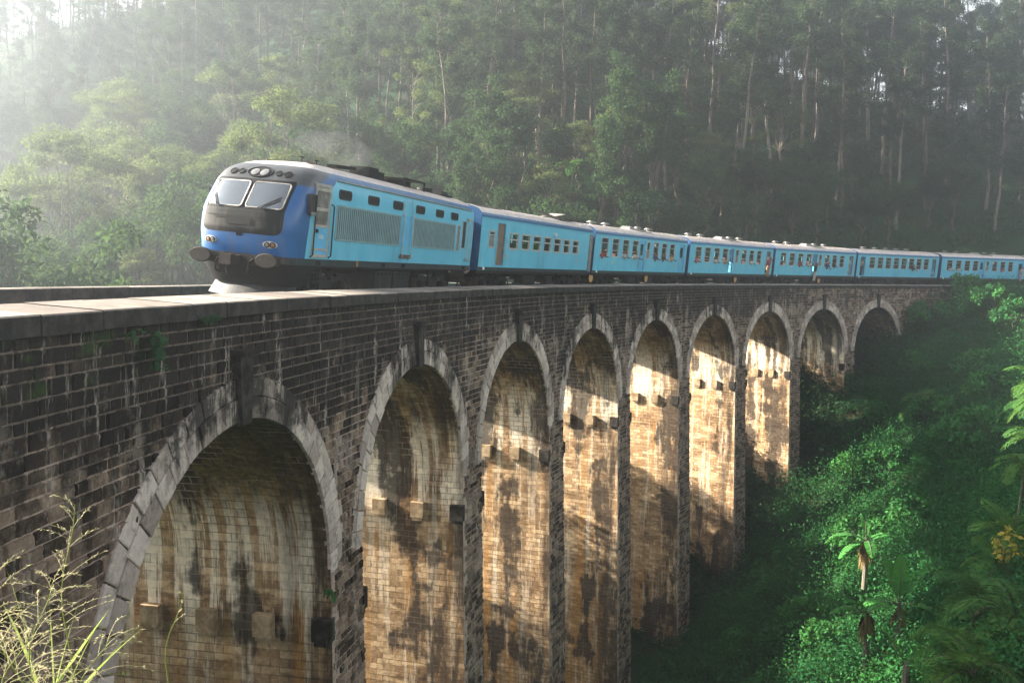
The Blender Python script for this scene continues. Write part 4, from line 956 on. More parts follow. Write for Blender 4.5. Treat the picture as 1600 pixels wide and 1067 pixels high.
# thin exhaust smoke over the locomotive roof
sm = bpy.data.meshes.new('exhaust_smoke'); _b = bmesh.new()
for x, y, z, a, b_, c_ in ((6.1, 0.1, 4.6, 1.3, 0.7, 0.55), (5.6, 0.2, 4.75, 0.75, 0.55, 0.48), (6.7, 0.1, 4.55, 0.7, 0.5, 0.42), (4.6, 0.3, 4.7, 1.0, 0.7, 0.42)):
    bmesh.ops.create_icosphere(_b, subdivisions=3, radius=1.0, matrix=Matrix.Translation((x, y, z)) @ Matrix.Diagonal((a, b_, c_, 1)))
_b.to_mesh(sm); _b.free(); so = bpy.data.objects.new('exhaust_smoke', sm); COL.objects.link(so); so.matrix_world = loco.matrix_world.copy(); so['kind'] = 'stuff'
g = G('smoke_air'); pv = g.n('VolumePrincipled'); pv.inputs['Color'].default_value = (0.9, 0.93, 1, 1); pv.inputs['Density'].default_value = 0.035; pv.inputs['Anisotropy'].default_value = 0.5; g.t.links.new(pv.outputs[0], g.out.inputs['Volume']); sm.materials.append(g.mat)
# ================================================================== passengers
def P_mat(name, c): return plain(name, c, 0.85, 0, 0.2, 0.2, 9)
M_SKIN = P_mat('skin', (0.22, 0.115, 0.07)); M_HAIR = P_mat('black_hair', (0.012, 0.010, 0.010))
CL = dict(white=P_mat('white_cloth', (0.42, 0.41, 0.39)), dark=P_mat('dark_cloth', (0.03, 0.03, 0.035)), pink=P_mat('pink_cloth', (0.30, 0.11, 0.13)), grey=P_mat('grey_cloth', (0.30, 0.32, 0.35)), red=P_mat('red_cloth', (0.26, 0.03, 0.035)), navy=P_mat('navy_cloth', (0.03, 0.05, 0.13)), tan=P_mat('tan_cloth', (0.34, 0.24, 0.15)))
def skin_mesh(name, V, E, Rr, mat, parent):
    me = bpy.data.meshes.new(name); me.from_pydata(V, E, []); me.materials.append(mat); o = bpy.data.objects.new(name, me); COL.objects.link(o); o.parent = parent
    m = o.modifiers.new('skin', 'SKIN'); m.use_smooth_shade = True; sv = me.skin_vertices[0].data if me.skin_vertices else None
    if sv is None:
        bm = bmesh.new(); bm.from_mesh(me); bm.verts.layers.skin.verify(); bm.to_mesh(me); bm.free(); sv = me.skin_vertices[0].data
    for i, r in enumerate(Rr): sv[i].radius = (r, r); sv[i].use_root = (i == 0)
    s = o.modifiers.new('sub', 'SUBSURF'); s.levels = 1; s.render_levels = 1; return o
def person(label, coach, x, y, z, yaw, top, trousers, pose='stand', armL=(0.25, -0.15, 0.1), armR=(-0.22, -0.1, -0.35), lean=0.0):
    """local: facing -y (out of the train); z = height of the soles (or of the hips for a person seen in a window)"""
    M = coach.matrix_world; o = bpy.data.objects.new('person', None); COL.objects.link(o); tag(o, label, 'person', 'passengers of the train'); o.empty_display_size = 0.2
    o.matrix_world = M @ Matrix.Translation((x, y, z)) @ Matrix.Rotation(yaw, 4, 'Z')
    full = pose == 'stand'; h = 0.86 if full else 0.0; L = lambda p: (p[0], p[1] - lean * max(0, p[2] - h), p[2])
    sh = h + 0.53; nk = h + 0.60; hd = h + 0.76
    V = [L((0, 0, h)), L((0, 0, h + 0.25)), L((0, 0, h + 0.45)), L((0, 0, nk)), L((0, -0.02, hd - 0.07)), L((0, -0.01, hd + 0.04))]; E = [(0, 1), (1, 2), (2, 3), (3, 4), (4, 5)]; Rr = [0.13, 0.12, 0.13, 0.05, 0.085, 0.09]
    for sx, (ex, ey, ez) in ((1, armL), (-1, armR)):
        i = len(V); S = Vector((sx * 0.17, 0, sh)); Ha = S + Vector((ex, ey, ez)); El = (S + Ha) / 2 + Vector((sx * 0.05, 0.03, -0.06)); V += [L(S), L(El), L(Ha), L(Ha + (Ha - El).normalized() * 0.10)]; E += [(2, i), (i, i + 1), (i + 1, i + 2), (i + 2, i + 3)]; Rr += [0.065, 0.045, 0.035, 0.03]
    if full:
        for sx in (1, -1): i = len(V); V += [(sx * 0.09, 0, h - 0.06), (sx * 0.10, -0.03, 0.46), (sx * 0.10, 0.02, 0.07), (sx * 0.11, -0.14, 0.035)]; E += [(0, i), (i, i + 1), (i + 1, i + 2), (i + 2, i + 3)]; Rr += [0.095, 0.065, 0.045, 0.04]
    skin_mesh('body', V, E, Rr, M_SKIN, o)
    nV = [0, 1, 2]; sv = [V[0], V[1], V[2], V[6], V[7], V[10], V[11]]; skin_mesh('shirt', [tuple(p) for p in sv], [(0, 1), (1, 2), (2, 3), (3, 4), (2, 5), (5, 6)], [0.15, 0.14, 0.15, 0.085, 0.062, 0.085, 0.062], CL[top], o)
    if full: skin_mesh('trousers', [V[0], V[14], V[15], V[16], V[18], V[19], V[20]], [(0, 1), (1, 2), (2, 3), (0, 4), (4, 5), (5, 6)], [0.15, 0.115, 0.085, 0.07, 0.115, 0.085, 0.07], CL[trousers], o)
    hp = V[5]; skin_mesh('hair', [(hp[0], hp[1] + 0.035, hp[2] - 0.02), (hp[0], hp[1] + 0.02, hp[2] + 0.045)], [(0, 1)], [0.088, 0.085], M_HAIR, o)
    return o
out = -(H_ + 0.02); cs = coaches; sill = 1.78
person('person in a pink top hanging out of the rear door of the third coach', cs[2], 14.35, -1.50, 1.02, -0.3, 'pink', 'tan', 'stand', (0.3, 0.1, 0.30), (-0.25, -0.15, -0.3), 0.25)
person('person in a white shirt beside the one in pink in the third coach door', cs[2], 14.6, -1.25, 1.30, 0.3, 'white', 'dark', 'stand', (0.2, 0.15, 0.25), (-0.2, -0.1, -0.35), 0.15)
person('person in a dark top and pale trousers on the door step of the fourth coach', cs[3], 7.05, -1.56, 0.66, 0.0, 'dark', 'white', 'stand', (0.28, 0.1, 0.28), (-0.25, 0.05, 0.2), 0.12)
person('person in grey standing in the rear doorway of the fourth coach', cs[3], 14.3, -1.25, 1.28, 0.2, 'grey', 'grey', 'stand', (0.22, 0.05, -0.35), (-0.22, -0.05, -0.3), 0.1)
person('person in dark clothes standing in the front doorway of the fifth coach', cs[4], 0.9, -1.25, 1.28, 0.0, 'tan', 'dark', 'stand', (0.2, 0.05, 0.2), (-0.25, -0.15, 0.05), 0.1)
person('person in white leaning from the rear door of the sixth coach', cs[5], 14.4, -1.58, 0.95, 0.0, 'white', 'white', 'stand', (0.25, 0.05, 0.2), (-0.25, -0.05, -0.3), 0.15)
person('person in red looking through the middle doorway of the third coach', cs[2], 6.95, -1.10, 1.28, 0.0, 'red', 'dark', 'stand', (0.2, -0.1, -0.3), (-0.2, -0.1, -0.3), 0.1)
def win_person(ci, x, label, top, aL=(0.18, -0.25, -0.18), aR=(-0.16, -0.22, -0.2), ln=0.35, y=-1.22): return person(label, cs[ci], x, y, 1.70, 0, top, top, 'sit', aL, aR, ln)
win_person(1, 1.15, 'person in red at the first window of the second coach', 'red')
win_person(1, 4.4, 'person in grey at the third window of the second coach', 'grey')
win_person(1, 6.0, 'person in white leaning an arm out of the second coach', 'white', (0.22, -0.45, -0.22))
win_person(1, 9.5, 'person in navy at the first window behind the second coach door', 'navy')
win_person(1, 10.9, 'person in dark clothes at the next to last window of the second coach', 'dark')
win_person(1, 12.5, 'person in tan at the last window of the second coach', 'tan')
win_person(2, 1.2, 'person in pink at the first window of the third coach', 'pink')
win_person(2, 4.4, 'person in white at the third window of the third coach', 'white')
win_person(2, 6.1, 'person in tan leaning out beside the third coach door', 'tan', (0.2, -0.45, -0.3))
win_person(2, 11.0, 'person in white at the next to last window of the third coach', 'white')
win_person(3, 4.4, 'person in red at the third window of the fourth coach', 'red')
win_person(3, 6.1, 'person in white leaning out beside the fourth coach door', 'white', (0.2, -0.45, -0.1))
win_person(3, 9.5, 'person in navy leaning far out of the fourth coach window', 'navy', (0.1, -0.4, -0.35), (-0.1, -0.4, -0.35), 0.6)
win_person(3, 11.0, 'person in dark clothes at the next to last window of the fourth coach', 'dark')
win_person(4, 10.2, 'person in dark clothes leaning out of the fifth coach window', 'dark', (0.15, -0.4, -0.3), (-0.1, -0.4, -0.3), 0.5)
win_person(5, 1.6, 'person in white at the first window of the sixth coach', 'white')
win_person(5, 3.1, 'person in white at the second window of the sixth coach', 'white')
win_person(5, 10.9, 'person in pink at the next to last window of the sixth coach', 'pink')
# ================================================================== vegetation
def leaf_mat(name, c0, c1, trans=0.35, yellow=0.0):
    g = G(name); rpi = g.n('NewGeometry').outputs['Random Per Island']; ro = g.n('ObjectInfo').outputs['Random']
    k = g.math('ADD', g.math('MULTIPLY', rpi, 0.65), g.math('MULTIPLY', ro, 0.35))
    c = g.mix(k, c0, c1)
    pn = g.noise(g.pos(), 0.22, 4, 0.6); c = g.mix(g.ramp(pn, 0.38, 0.66, 0.0, 0.6), c, tuple(v * f for v, f in zip(c1, (1.25, 1.15, 0.8))))
    c = g.mix(g.ramp(pn, 0.48, 0.32, 0.0, 0.5), c, tuple(v * 0.7 for v in c0))
    if yellow: c = g.mix(g.math('MULTIPLY', g.ramp(rpi, 0.93, 0.95), yellow), c, (0.22, 0.17, 0.03))
    d = g.n('BsdfDiffuse'); g.set(d.inputs[0], c)
    t = g.n('BsdfTranslucent'); g.set(t.inputs[0], g.mix(0.35, c, (0.13, 0.21, 0.035), 'MIX'))
    m = g.n('MixShader'); m.inputs[0].default_value = trans; g.t.links.new(d.outputs[0], m.inputs[1]); g.t.links.new(t.outputs[0], m.inputs[2])
    gl = g.n('BsdfGlossy'); gl.inputs['Roughness'].default_value = 0.6; g.set(gl.inputs[0], (0.8, 0.9, 0.8))
    m2 = g.n('MixShader'); m2.inputs[0].default_value = 0.006; g.t.links.new(m.outputs[0], m2.inputs[1]); g.t.links.new(gl.outputs[0], m2.inputs[2])
    g.t.links.new(m2.outputs[0], g.out.inputs[0]); return g.mat
L_GUM = leaf_mat('gum_leaf', (0.014, 0.029, 0.024), (0.038, 0.063, 0.045))
L_PINE = leaf_mat('pine_needle', (0.014, 0.028, 0.021), (0.038, 0.059, 0.038), 0.25)
L_BROAD = leaf_mat('broad_leaf', (0.010, 0.032, 0.020), (0.033, 0.070, 0.036))
L_ALB = leaf_mat('feathery_leaf', (0.060, 0.088, 0.040), (0.145, 0.175, 0.080), 0.45)
L_SHRUB = leaf_mat('shrub_leaf', (0.007, 0.052, 0.018), (0.027, 0.125, 0.040), 0.22, 0.1)
L_PALM = leaf_mat('palm_leaf', (0.024, 0.090, 0.024), (0.070, 0.165, 0.042), 0.3, 0.15)
L_BAN = leaf_mat('banana_leaf', (0.045, 0.200, 0.045), (0.080, 0.300, 0.070), 0.4)
L_YEL = leaf_mat('yellowing_leaf', (0.20, 0.20, 0.03), (0.50, 0.42, 0.08), 0.4)
L_DRY = leaf_mat('dry_leaf', (0.10, 0.065, 0.030), (0.20, 0.14, 0.07), 0.2)
L_GRASS = leaf_mat('grass_blade', (0.17, 0.21, 0.06), (0.36, 0.40, 0.14), 0.45)
L_SEED = leaf_mat('grass_seed', (0.36, 0.32, 0.19), (0.58, 0.52, 0.34), 0.4)
L_WEED = leaf_mat('weed_leaf', (0.018, 0.070, 0.024), (0.05, 0.13, 0.045), 0.3)
def bark(name, a, b):
    g = G(name); o = g.objc(); n = g.noise(g.mapv(o, (3, 3, 0.5)), 1.5, 5, 0.7)
    return g.finish(g.mix(g.ramp(n, 0.35, 0.65), a, b), 0.9, 0, g.bump(n, 0.5, 0.05), 0.1)
B_PALE = bark('pale_bark', (0.10, 0.085, 0.072), (0.22, 0.19, 0.165)); B_DARK = bark('dark_bark', (0.05, 0.04, 0.033), (0.13, 0.105, 0.085))
B_PALM = bark('palm_bark', (0.09, 0.08, 0.06), (0.20, 0.18, 0.14))

def leaves_mesh(name, P, D, N, L, W, mat, bend=0.12):
    """one four-cornered leaf per row: base P, along D, facing N"""
    D = D / np.linalg.norm(D, axis=1, keepdims=True); S = np.cross(D, N); S /= np.maximum(1e-6, np.linalg.norm(S, axis=1, keepdims=True)); U = np.cross(S, D)
    L = L[:, None]; W = W[:, None]
    mid = P + D * L * 0.45 + U * L * bend * 0.6
    V = np.stack([P, mid + S * W * 0.5, P + D * L - U * L * bend * 0.3, mid - S * W * 0.5], 1).reshape(-1, 3)
    n = len(P); me = bpy.data.meshes.new(name); me.vertices.add(4 * n); me.vertices.foreach_set('co', V.astype('f').ravel())
    me.loops.add(4 * n); me.loops.foreach_set('vertex_index', np.arange(4 * n, dtype='i')); me.polygons.add(n); me.polygons.foreach_set('loop_start', np.arange(0, 4 * n, 4, dtype='i'))
    me.materials.append(mat); me.update(calc_edges=True); return me
def unit(n, r):
    v = r.normal(size=(n, 3)); return v / np.linalg.norm(v, axis=1, keepdims=True)
def clump_leaves(clumps, per, size, r, up=0.5, droop=0.2, shell=0.35, aspect=0.42, half=False):
    """leaf rows spread over ellipsoidal clumps; clumps = rows of x y z rx ry rz"""
    C = np.repeat(np.asarray(clumps, float), per, axis=0); n = len(C); u = unit(n, r)
    if half: u[:, 2] = np.abs(u[:, 2]) * 1.0 - 0.15
    rad = (r.random((n, 1))) ** shell
    P = C[:, :3] + u * rad * C[:, 3:6]
    N = u * 0.8 + np.array([0, 0, up]) + r.normal(size=(n, 3)) * 0.45
    D = r.normal(size=(n, 3)) + u * 0.5; D[:, 2] -= droop
    L = size * (0.6 + 0.8 * r.random(n)); return P, D, N, L, L * aspect * (0.8 + 0.4 * r.random(n))
def limb(mb, a, b, r0, r1, r, n=5, sag=0.0, seg=4):
    a = Vector(a); b = Vector(b); pts = []; rad = []
    for i in range(seg + 1):
        t = i / seg; p = a.lerp(b, t); k = math.sin(t * math.pi) * (b - a).length * 0.06
        p += Vector((r.normal() * k, r.normal() * k, r.normal() * k * 0.5 + sag * math.sin(t * math.pi))); pts.append(p); rad.append(r0 + (r1 - r0) * t)
    tube(mb, pts, rad, n); return pts
def mesh_of(mb, name, mat):
    o = mb.build(name, [mat], None, True); me = o.data; bpy.data.objects.remove(o); return me

def gum(seed, H=24, nc=22, cw=2.6, low=0.42, dark=False, puff=False, per=165, size=0.40):
    r = np.random.default_rng(seed); mb = MB(); lean = r.normal(size=2) * 0.035 * H
    tr = [Vector((lean[0] * t ** 1.5 + r.normal() * 0.10, lean[1] * t ** 1.5 + r.normal() * 0.10, H * 0.95 * t - 0.6 * (t == 0))) for t in np.linspace(0, 1, 9)]
    tube(mb, tr, list(np.linspace(0.24, 0.05, 9) * H / 24), 7); cl = []
    for k in range(nc):
        t = low + (0.98 - low) * (k + r.random()) / nc; i = min(7, int(t * 8)); b = tr[i].lerp(tr[i + 1], t * 8 - i)
        a = r.random() * 6.283; ln = cw * (0.45 + 0.8 * r.random()) * (1.15 - 0.55 * abs(t - (low + 0.25)))
        e = b + Vector((math.cos(a) * ln, math.sin(a) * ln, ln * (0.35 + 0.5 * r.random()) + 0.2)); limb(mb, b, e, 0.05, 0.015, r, 4)
        if puff: rr = 0.75 + 0.55 * r.random(); cl.append((e.x, e.y, e.z, rr, rr, rr * 0.62))
        else: rr = 0.75 + 0.75 * r.random(); cl.append((e.x, e.y, e.z, rr, rr, rr * 0.75)); cl.append((e.x * .6 + b.x * .4, e.y * .6 + b.y * .4, e.z - 0.3, rr * 0.7, rr * 0.7, rr * 0.8))
    return mesh_of(mb, 'trunk', B_DARK if dark else B_PALE), leaves_mesh('crown', *clump_leaves(cl, per if not puff else per * 2, size, r, 0.6, 0.5, 0.5, 0.30), L_ALB if puff else L_GUM)
def pine(seed, H=23):
    r = np.random.default_rng(seed); mb = MB(); tr = [Vector((r.normal() * 0.12 + 0.3 * t, r.normal() * 0.12, H * t - 0.6 * (t == 0))) for t in np.linspace(0, 1, 9)]
    tube(mb, tr, list(np.linspace(0.22, 0.03, 9)), 6); cl = []
    for k in range(34):
        t = 0.34 + 0.66 * (k + r.random()) / 34; i = min(7, int(t * 8)); b = tr[i].lerp(tr[i + 1], t * 8 - i); a = r.random() * 6.283; ln = (1.2 + 1.6 * r.random()) * (1.2 - t) * 1.5 + 0.3
        e = b + Vector((math.cos(a) * ln, math.sin(a) * ln, ln * 0.15)); limb(mb, b, e, 0.04, 0.012, r, 4, 0, 2)
        for q in (0.55, 1.0): p = b.lerp(e, q); cl.append((p.x, p.y, p.z, 0.65, 0.65, 0.42))
    return mesh_of(mb, 'trunk', B_DARK), leaves_mesh('crown', *clump_leaves(cl, 64, 0.42, r, 0.3, 0.35, 0.5, 0.20), L_PINE)
def broad(seed, H=11, W=4.2, mat=None, nc=46, per=120, size=0.32, trunk=B_DARK):
    r = np.random.default_rng(seed); mb = MB(); h0 = H * 0.30; fork = Vector((r.normal() * 0.3, r.normal() * 0.3, h0)); limb(mb, (0, 0, -0.8), fork, 0.24 * H / 11, 0.17 * H / 11, r, 7); cl = []
    heads = []
    for k in range(7):
        a = k * 2.4 + r.random(); e = fork + Vector((math.cos(a) * W * (0.3 + 0.45 * r.random()), math.sin(a) * W * (0.3 + 0.45 * r.random()), H * (0.25 + 0.40 * r.random()))); limb(mb, fork, e, 0.11, 0.03, r, 5); heads.append(e)
    for k in range(nc):
        e = heads[k % 7]; d = unit(1, r)[0]; rr = 0.6 + 0.75 * r.random(); p = (e.x + d[0] * W * 0.40, e.y + d[1] * W * 0.40, max(h0 * 0.9, e.z + d[2] * H * 0.14)); cl.append((*p, rr, rr, rr * 0.7))
        if k % 3 == 0: limb(mb, e, p, 0.03, 0.01, r, 4, 0, 2)
    return mesh_of(mb, 'trunk', trunk), leaves_mesh('crown', *clump_leaves(cl, per, size, r, 0.7, 0.15, 0.4, 0.45), mat or L_BROAD)
def albizia(seed, H=16, W=5.5, npad=15, mat=None):
    r = np.random.default_rng(seed); mb = MB(); h0 = H * 0.42; fork = Vector((r.normal() * 0.5, r.normal() * 0.5, h0)); limb(mb, (0, 0, -0.8), fork, 0.24, 0.16, r, 7); cl = []
    for k in range(npad):
        a = k * 2.4 + r.random() * 0.6; f = math.sqrt((k + 0.5) / npad); e = fork + Vector((math.cos(a) * W * f * 0.85, math.sin(a) * W * f * 0.85, H * (0.56 - 0.42 * f * f * (0.6 + 0.7 * r.random())))); limb(mb, fork, e, 0.09, 0.02, r, 5, 0.3)
        rr = 1.2 + 0.9 * r.random(); cl.append((e.x, e.y, e.z + 0.15, rr, rr, rr * 0.34)); cl.append((e.x + r.normal(), e.y + r.normal(), e.z - 0.35, rr * 0.75, rr * 0.75, rr * 0.25))
    return mesh_of(mb, 'trunk', B_PALE), leaves_mesh('crown', *clump_leaves(cl, 320, 0.29, r, 1.2, 0.1, 0.5, 0.4), mat or L_ALB)
L_BUSH = leaf_mat('bush_leaf', (0.018, 0.095, 0.030), (0.050, 0.185, 0.055), 0.3)
def bush(seed, R=1.6, H=2.2, nc=16, per=95, size=0.26, mat=None):
    r = np.random.default_rng(seed); mb = MB(); cl = []
    for k in range(nc):
        a = r.random() * 6.283; f = math.sqrt(r.random()); e = (math.cos(a) * R * f, math.sin(a) * R * f, H * (0.95 - 0.55 * f * f) * (0.65 + 0.4 * r.random())); rr = 0.35 + 0.35 * r.random(); cl.append((*e, rr, rr, rr * 0.7))
        limb(mb, (0, 0, -0.3), e, 0.035, 0.012, r, 4, 0, 3)
    return mesh_of(mb, 'stem', B_DARK), leaves_mesh('foliage', *clump_leaves(cl, per, size, r, 0.8, 0.1, 0.4, 0.5), mat or L_BUSH)

def tree_thing(kind, parts, meshes, x, y, scale, rot, z=None, leanv=(0, 0)):
    o = empty(kind, (x, y, gz(x, y) if z is None else z)); o.scale = (scale, scale, scale); o.rotation_euler = (leanv[0], leanv[1], rot)
    for nm, me in zip(parts, meshes): c = bpy.data.objects.new(nm, me); COL.objects.link(c); c.parent = o
    return o
def project(p):
    d = Vector(p); x = d.x; dep = d.dot(_F); u = d.dot(_r); v = -d.dot(_u); return 800 + FPX * u / dep, 533.5 + FPX * v / dep, dep
def spot(px, d):
    """ground position seen in column px at distance d along the view"""
    x = (px - 800) / FPX * d; return x, d
# columns of the picture, named after what stands below them
COLS = [(315, 'left of the locomotive'), (530, 'above the locomotive nose'), (745, 'above the locomotive body'), (920, 'above the first coach'), (1072, 'above the second coach'), (1205, 'above the third coach'), (1333, 'above the fourth coach'), (1467, 'above the fifth coach'), (9999, 'above the sixth coach')]
pending = []
def reg(o, kindword, cat, group, h):
    x, y, z = o.location; px, py, d = project((x, y, z + h * 0.7)); col = next(n for lim, n in COLS if px < lim)
    row = 'low on the hillside' if z < 8 else 'halfway up the hillside' if z < 27 else 'high on the hillside'
    if px < 315 and z < 2: row = 'down in the valley'
    pending.append((o, kindword, row, col, px)); o['category'] = cat; o['group'] = group
def flush():
    from collections import defaultdict
    D = defaultdict(list)
    for o, k, row, col, px in pending: D[(k, row, col)].append((px, o))
    ordn = ['leftmost', 'second from left', 'third from left', 'fourth from left', 'fifth from left', 'sixth from left', 'seventh from left', 'eighth from left', 'ninth from left', 'tenth from left', 'eleventh from left', 'twelfth from left']
    for (k, row, col), L in D.items():
        L.sort(key=lambda t: t[0])
        for i, (_, o) in enumerate(L):
            s = f'{k} {row} {col}'
            if len(L) == 2: s += ', ' + ('left one' if i == 0 else 'right one')
            elif len(L) > 2: s += ', ' + ('rightmost' if i == len(L) - 1 else ordn[min(i, 11)])
            o['label'] = s
# ---------------- meshes shared by the copies
GUMS = [gum(21, 25), gum(22, 27, 20, 2.3, 0.5), gum(23, 22, 24, 2.9, 0.36), gum(24, 28, 18, 2.4, 0.55)]
PUFF = [gum(31, 24, 24, 3.4, 0.30, False, True, 120, 0.27), gum(32, 21, 26, 3.6, 0.22, False, True, 120, 0.27)]
PINES = [pine(41), pine(42, 25), pine(43, 21)]
SLIMS = [broad(57, 15, 2.5, None, 44, 120, 0.32), broad(58, 17, 2.3, None, 44, 120, 0.32), broad(59, 14, 2.8, None, 44, 120, 0.32)]
BROADS = [broad(51), broad(52, 12, 4.6), broad(53, 9.5, 4.4), broad(54, 13, 4.2)]
ALBS = [albizia(61), albizia(62, 18, 6.2, 17), albizia(63, 14, 5.0, 13)]
BUSHES = [bush(71), bush(72, 1.9, 2.6, 18), bush(73, 1.3, 1.9, 14)]
rv = random.Random(5)
placed = []
def far_enough(x, y, dmin):
    if any((x - a) ** 2 + (y - b) ** 2 < dmin * dmin for a, b in placed): return False
    placed.append((x, y)); return True
def off_of(x, y): return to_so(x, y)[1]
def put_tree(kind, pool, words, cat, group, x, y, sc, h, parts=('trunk', 'crown')):
    i = rv.randrange(len(pool)); o = tree_thing(kind, parts, pool[i], x, y, sc * rv.uniform(0.85, 1.15), rv.uniform(0, 6.28), None, (rv.gauss(0, .025), rv.gauss(0, .025)))
    reg(o, words[i % len(words)], cat, group, h * sc); return o
# ---------------- trees that can be told apart, each where it stands in the valley and on the hill
for px, d, pool, sc, kind in ((705, 122, GUMS[2:3], 1.05, 'gum_tree'), (838, 118, GUMS[3:4], 0.80, 'gum_tree'), (893, 128, GUMS[1:2], 1.0, 'gum_tree'), (1062, 128, GUMS[3:4], 1.05, 'gum_tree'), (640, 118, PUFF, 1.0, 'puffy_gum_tree'), (690, 128, PUFF, 1.1, 'puffy_gum_tree'),
        (1100, 132, PUFF, 1.0, 'puffy_gum_tree'), (1140, 126, PUFF, 0.95, 'puffy_gum_tree'), (1165, 138, PUFF, 1.05, 'puffy_gum_tree'), (1010, 150, PUFF, 1.0, 'puffy_gum_tree'), (760, 150, PUFF, 1.0, 'puffy_gum_tree'), (655, 165, PUFF, 1.15, 'puffy_gum_tree')):
    x, y = spot(px, d); placed.append((x, y))
    put_tree(kind, pool, ['pale trunked gum tree'] if kind == 'gum_tree' else ['gum tree with rounded tufts'], 'tree', 'gum trees on the hillside', x, y, sc, 22)
for px, d, pool, sc in ((40, 66, BROADS[1:2], 1.6), (-70, 62, BROADS, 1.4), (95, 84, BROADS[3:4], 1.2), (15, 52, BROADS[2:3], 1.0), (215, 138, ALBS[1:2], 1.35), (170, 150, ALBS, 1.35), (262, 156, BROADS[3:4], 1.7), (325, 128, ALBS[:1], 1.15), (345, 140, BROADS, 1.4), (140, 125, BROADS, 1.4), (195, 112, BROADS[2:3], 1.3), (290, 112, BROADS[:1], 1.35), (235, 100, ALBS[2:], 0.9), (120, 96, BROADS[:1], 1.1), (310, 98, BROADS, 1.1), (255, 120, BROADS, 1.25), (165, 104, BROADS, 1.15), (60, 112, BROADS, 1.5), (0, 96, BROADS, 1.5), (-30, 84, BROADS, 1.4), (400, 120, BROADS, 1.3), (80, 140, BROADS, 1.5)):
    x, y = spot(px, d); placed.append((x, y)); alb = pool[0] in ALBS
    put_tree('umbrella_tree' if alb else 'broadleaf_tree', pool, ['pale layered umbrella shaped tree'] if alb else ['bushy broadleaf tree', 'rounded broadleaf tree'], 'tree', 'broadleaf trees beyond the viaduct', x, y, sc, 11 if not alb else 15)
n = 0
for _ in range(3000):
    y = rv.uniform(108, 235); x = rv.uniform(-0.62, -0.24) * y
    if gz(x, y) > 26 or not far_enough(x, y, 5.5): continue
    alb = rv.random() < 0.2
    put_tree('umbrella_tree' if alb else 'broadleaf_tree', ALBS if alb else BROADS, ['spreading umbrella shaped tree', 'tall umbrella shaped tree', 'small umbrella shaped tree'] if alb else ['bushy broadleaf tree', 'rounded broadleaf tree', 'low broadleaf tree', 'upright broadleaf tree'], 'tree', 'broadleaf trees beyond the viaduct', x, y, rv.uniform(0.9, 1.4), 13)
    n += 1
    if n > 75: break
# ---------------- valley trees added just beyond the viaduct, tops below the deck, to shade the slope
for k in range(22):
    s = 14 + (k // 2) * 4.8 + rv.uniform(-1, 1); off = WID + (11 if k % 2 else 18) + rv.uniform(-1.5, 1.5); p = T(s, off, 0); x, y = p.x, p.y; placed.append((x, y)); i = rv.randrange(4)
    sc = max(0.4, (-8.4 - gz(x, y)) / (9.5, 10.2, 8.2, 11.0)[i]); o = tree_thing('broadleaf_tree', ('trunk', 'crown'), BROADS[i], x, y, sc, rv.uniform(0, 6.28))
    tag(o, 'valley tree glimpsed between the piers, added beyond the viaduct to shade the slope', 'tree', 'added valley trees beyond the viaduct')
for s, off in ((34, 15), (37, 19), (40, 15), (43, 19), (46, 15)):  # taller slender trees added to keep sun off the near slope
    p = T(s, WID + off, 0); x, y = p.x, p.y; placed.append((x, y)); i = rv.randrange(3)
    o = tree_thing('slender_tree', ('trunk', 'crown'), SLIMS[i], x, y, (-4.0 - gz(x, y)) / (13.5, 15.2, 12.6)[i], rv.uniform(0, 6.28)); tag(o, 'valley tree glimpsed between the piers, added beyond the viaduct to shade the slope', 'tree', 'added valley trees beyond the viaduct')
for px, d in ((1530, 190), (1548, 205), (1562, 196), (1578, 210), (1592, 200), (1545, 222), (1570, 226), (1600, 218)):
    x, y = spot(px, d); placed.append((x, y)); put_tree('pine_tree', PINES, ['dark feathery pine tree', 'tall dark pine tree', 'short dark pine tree'], 'tree', 'pine trees on the hillside', x, y, 1.15, 23)
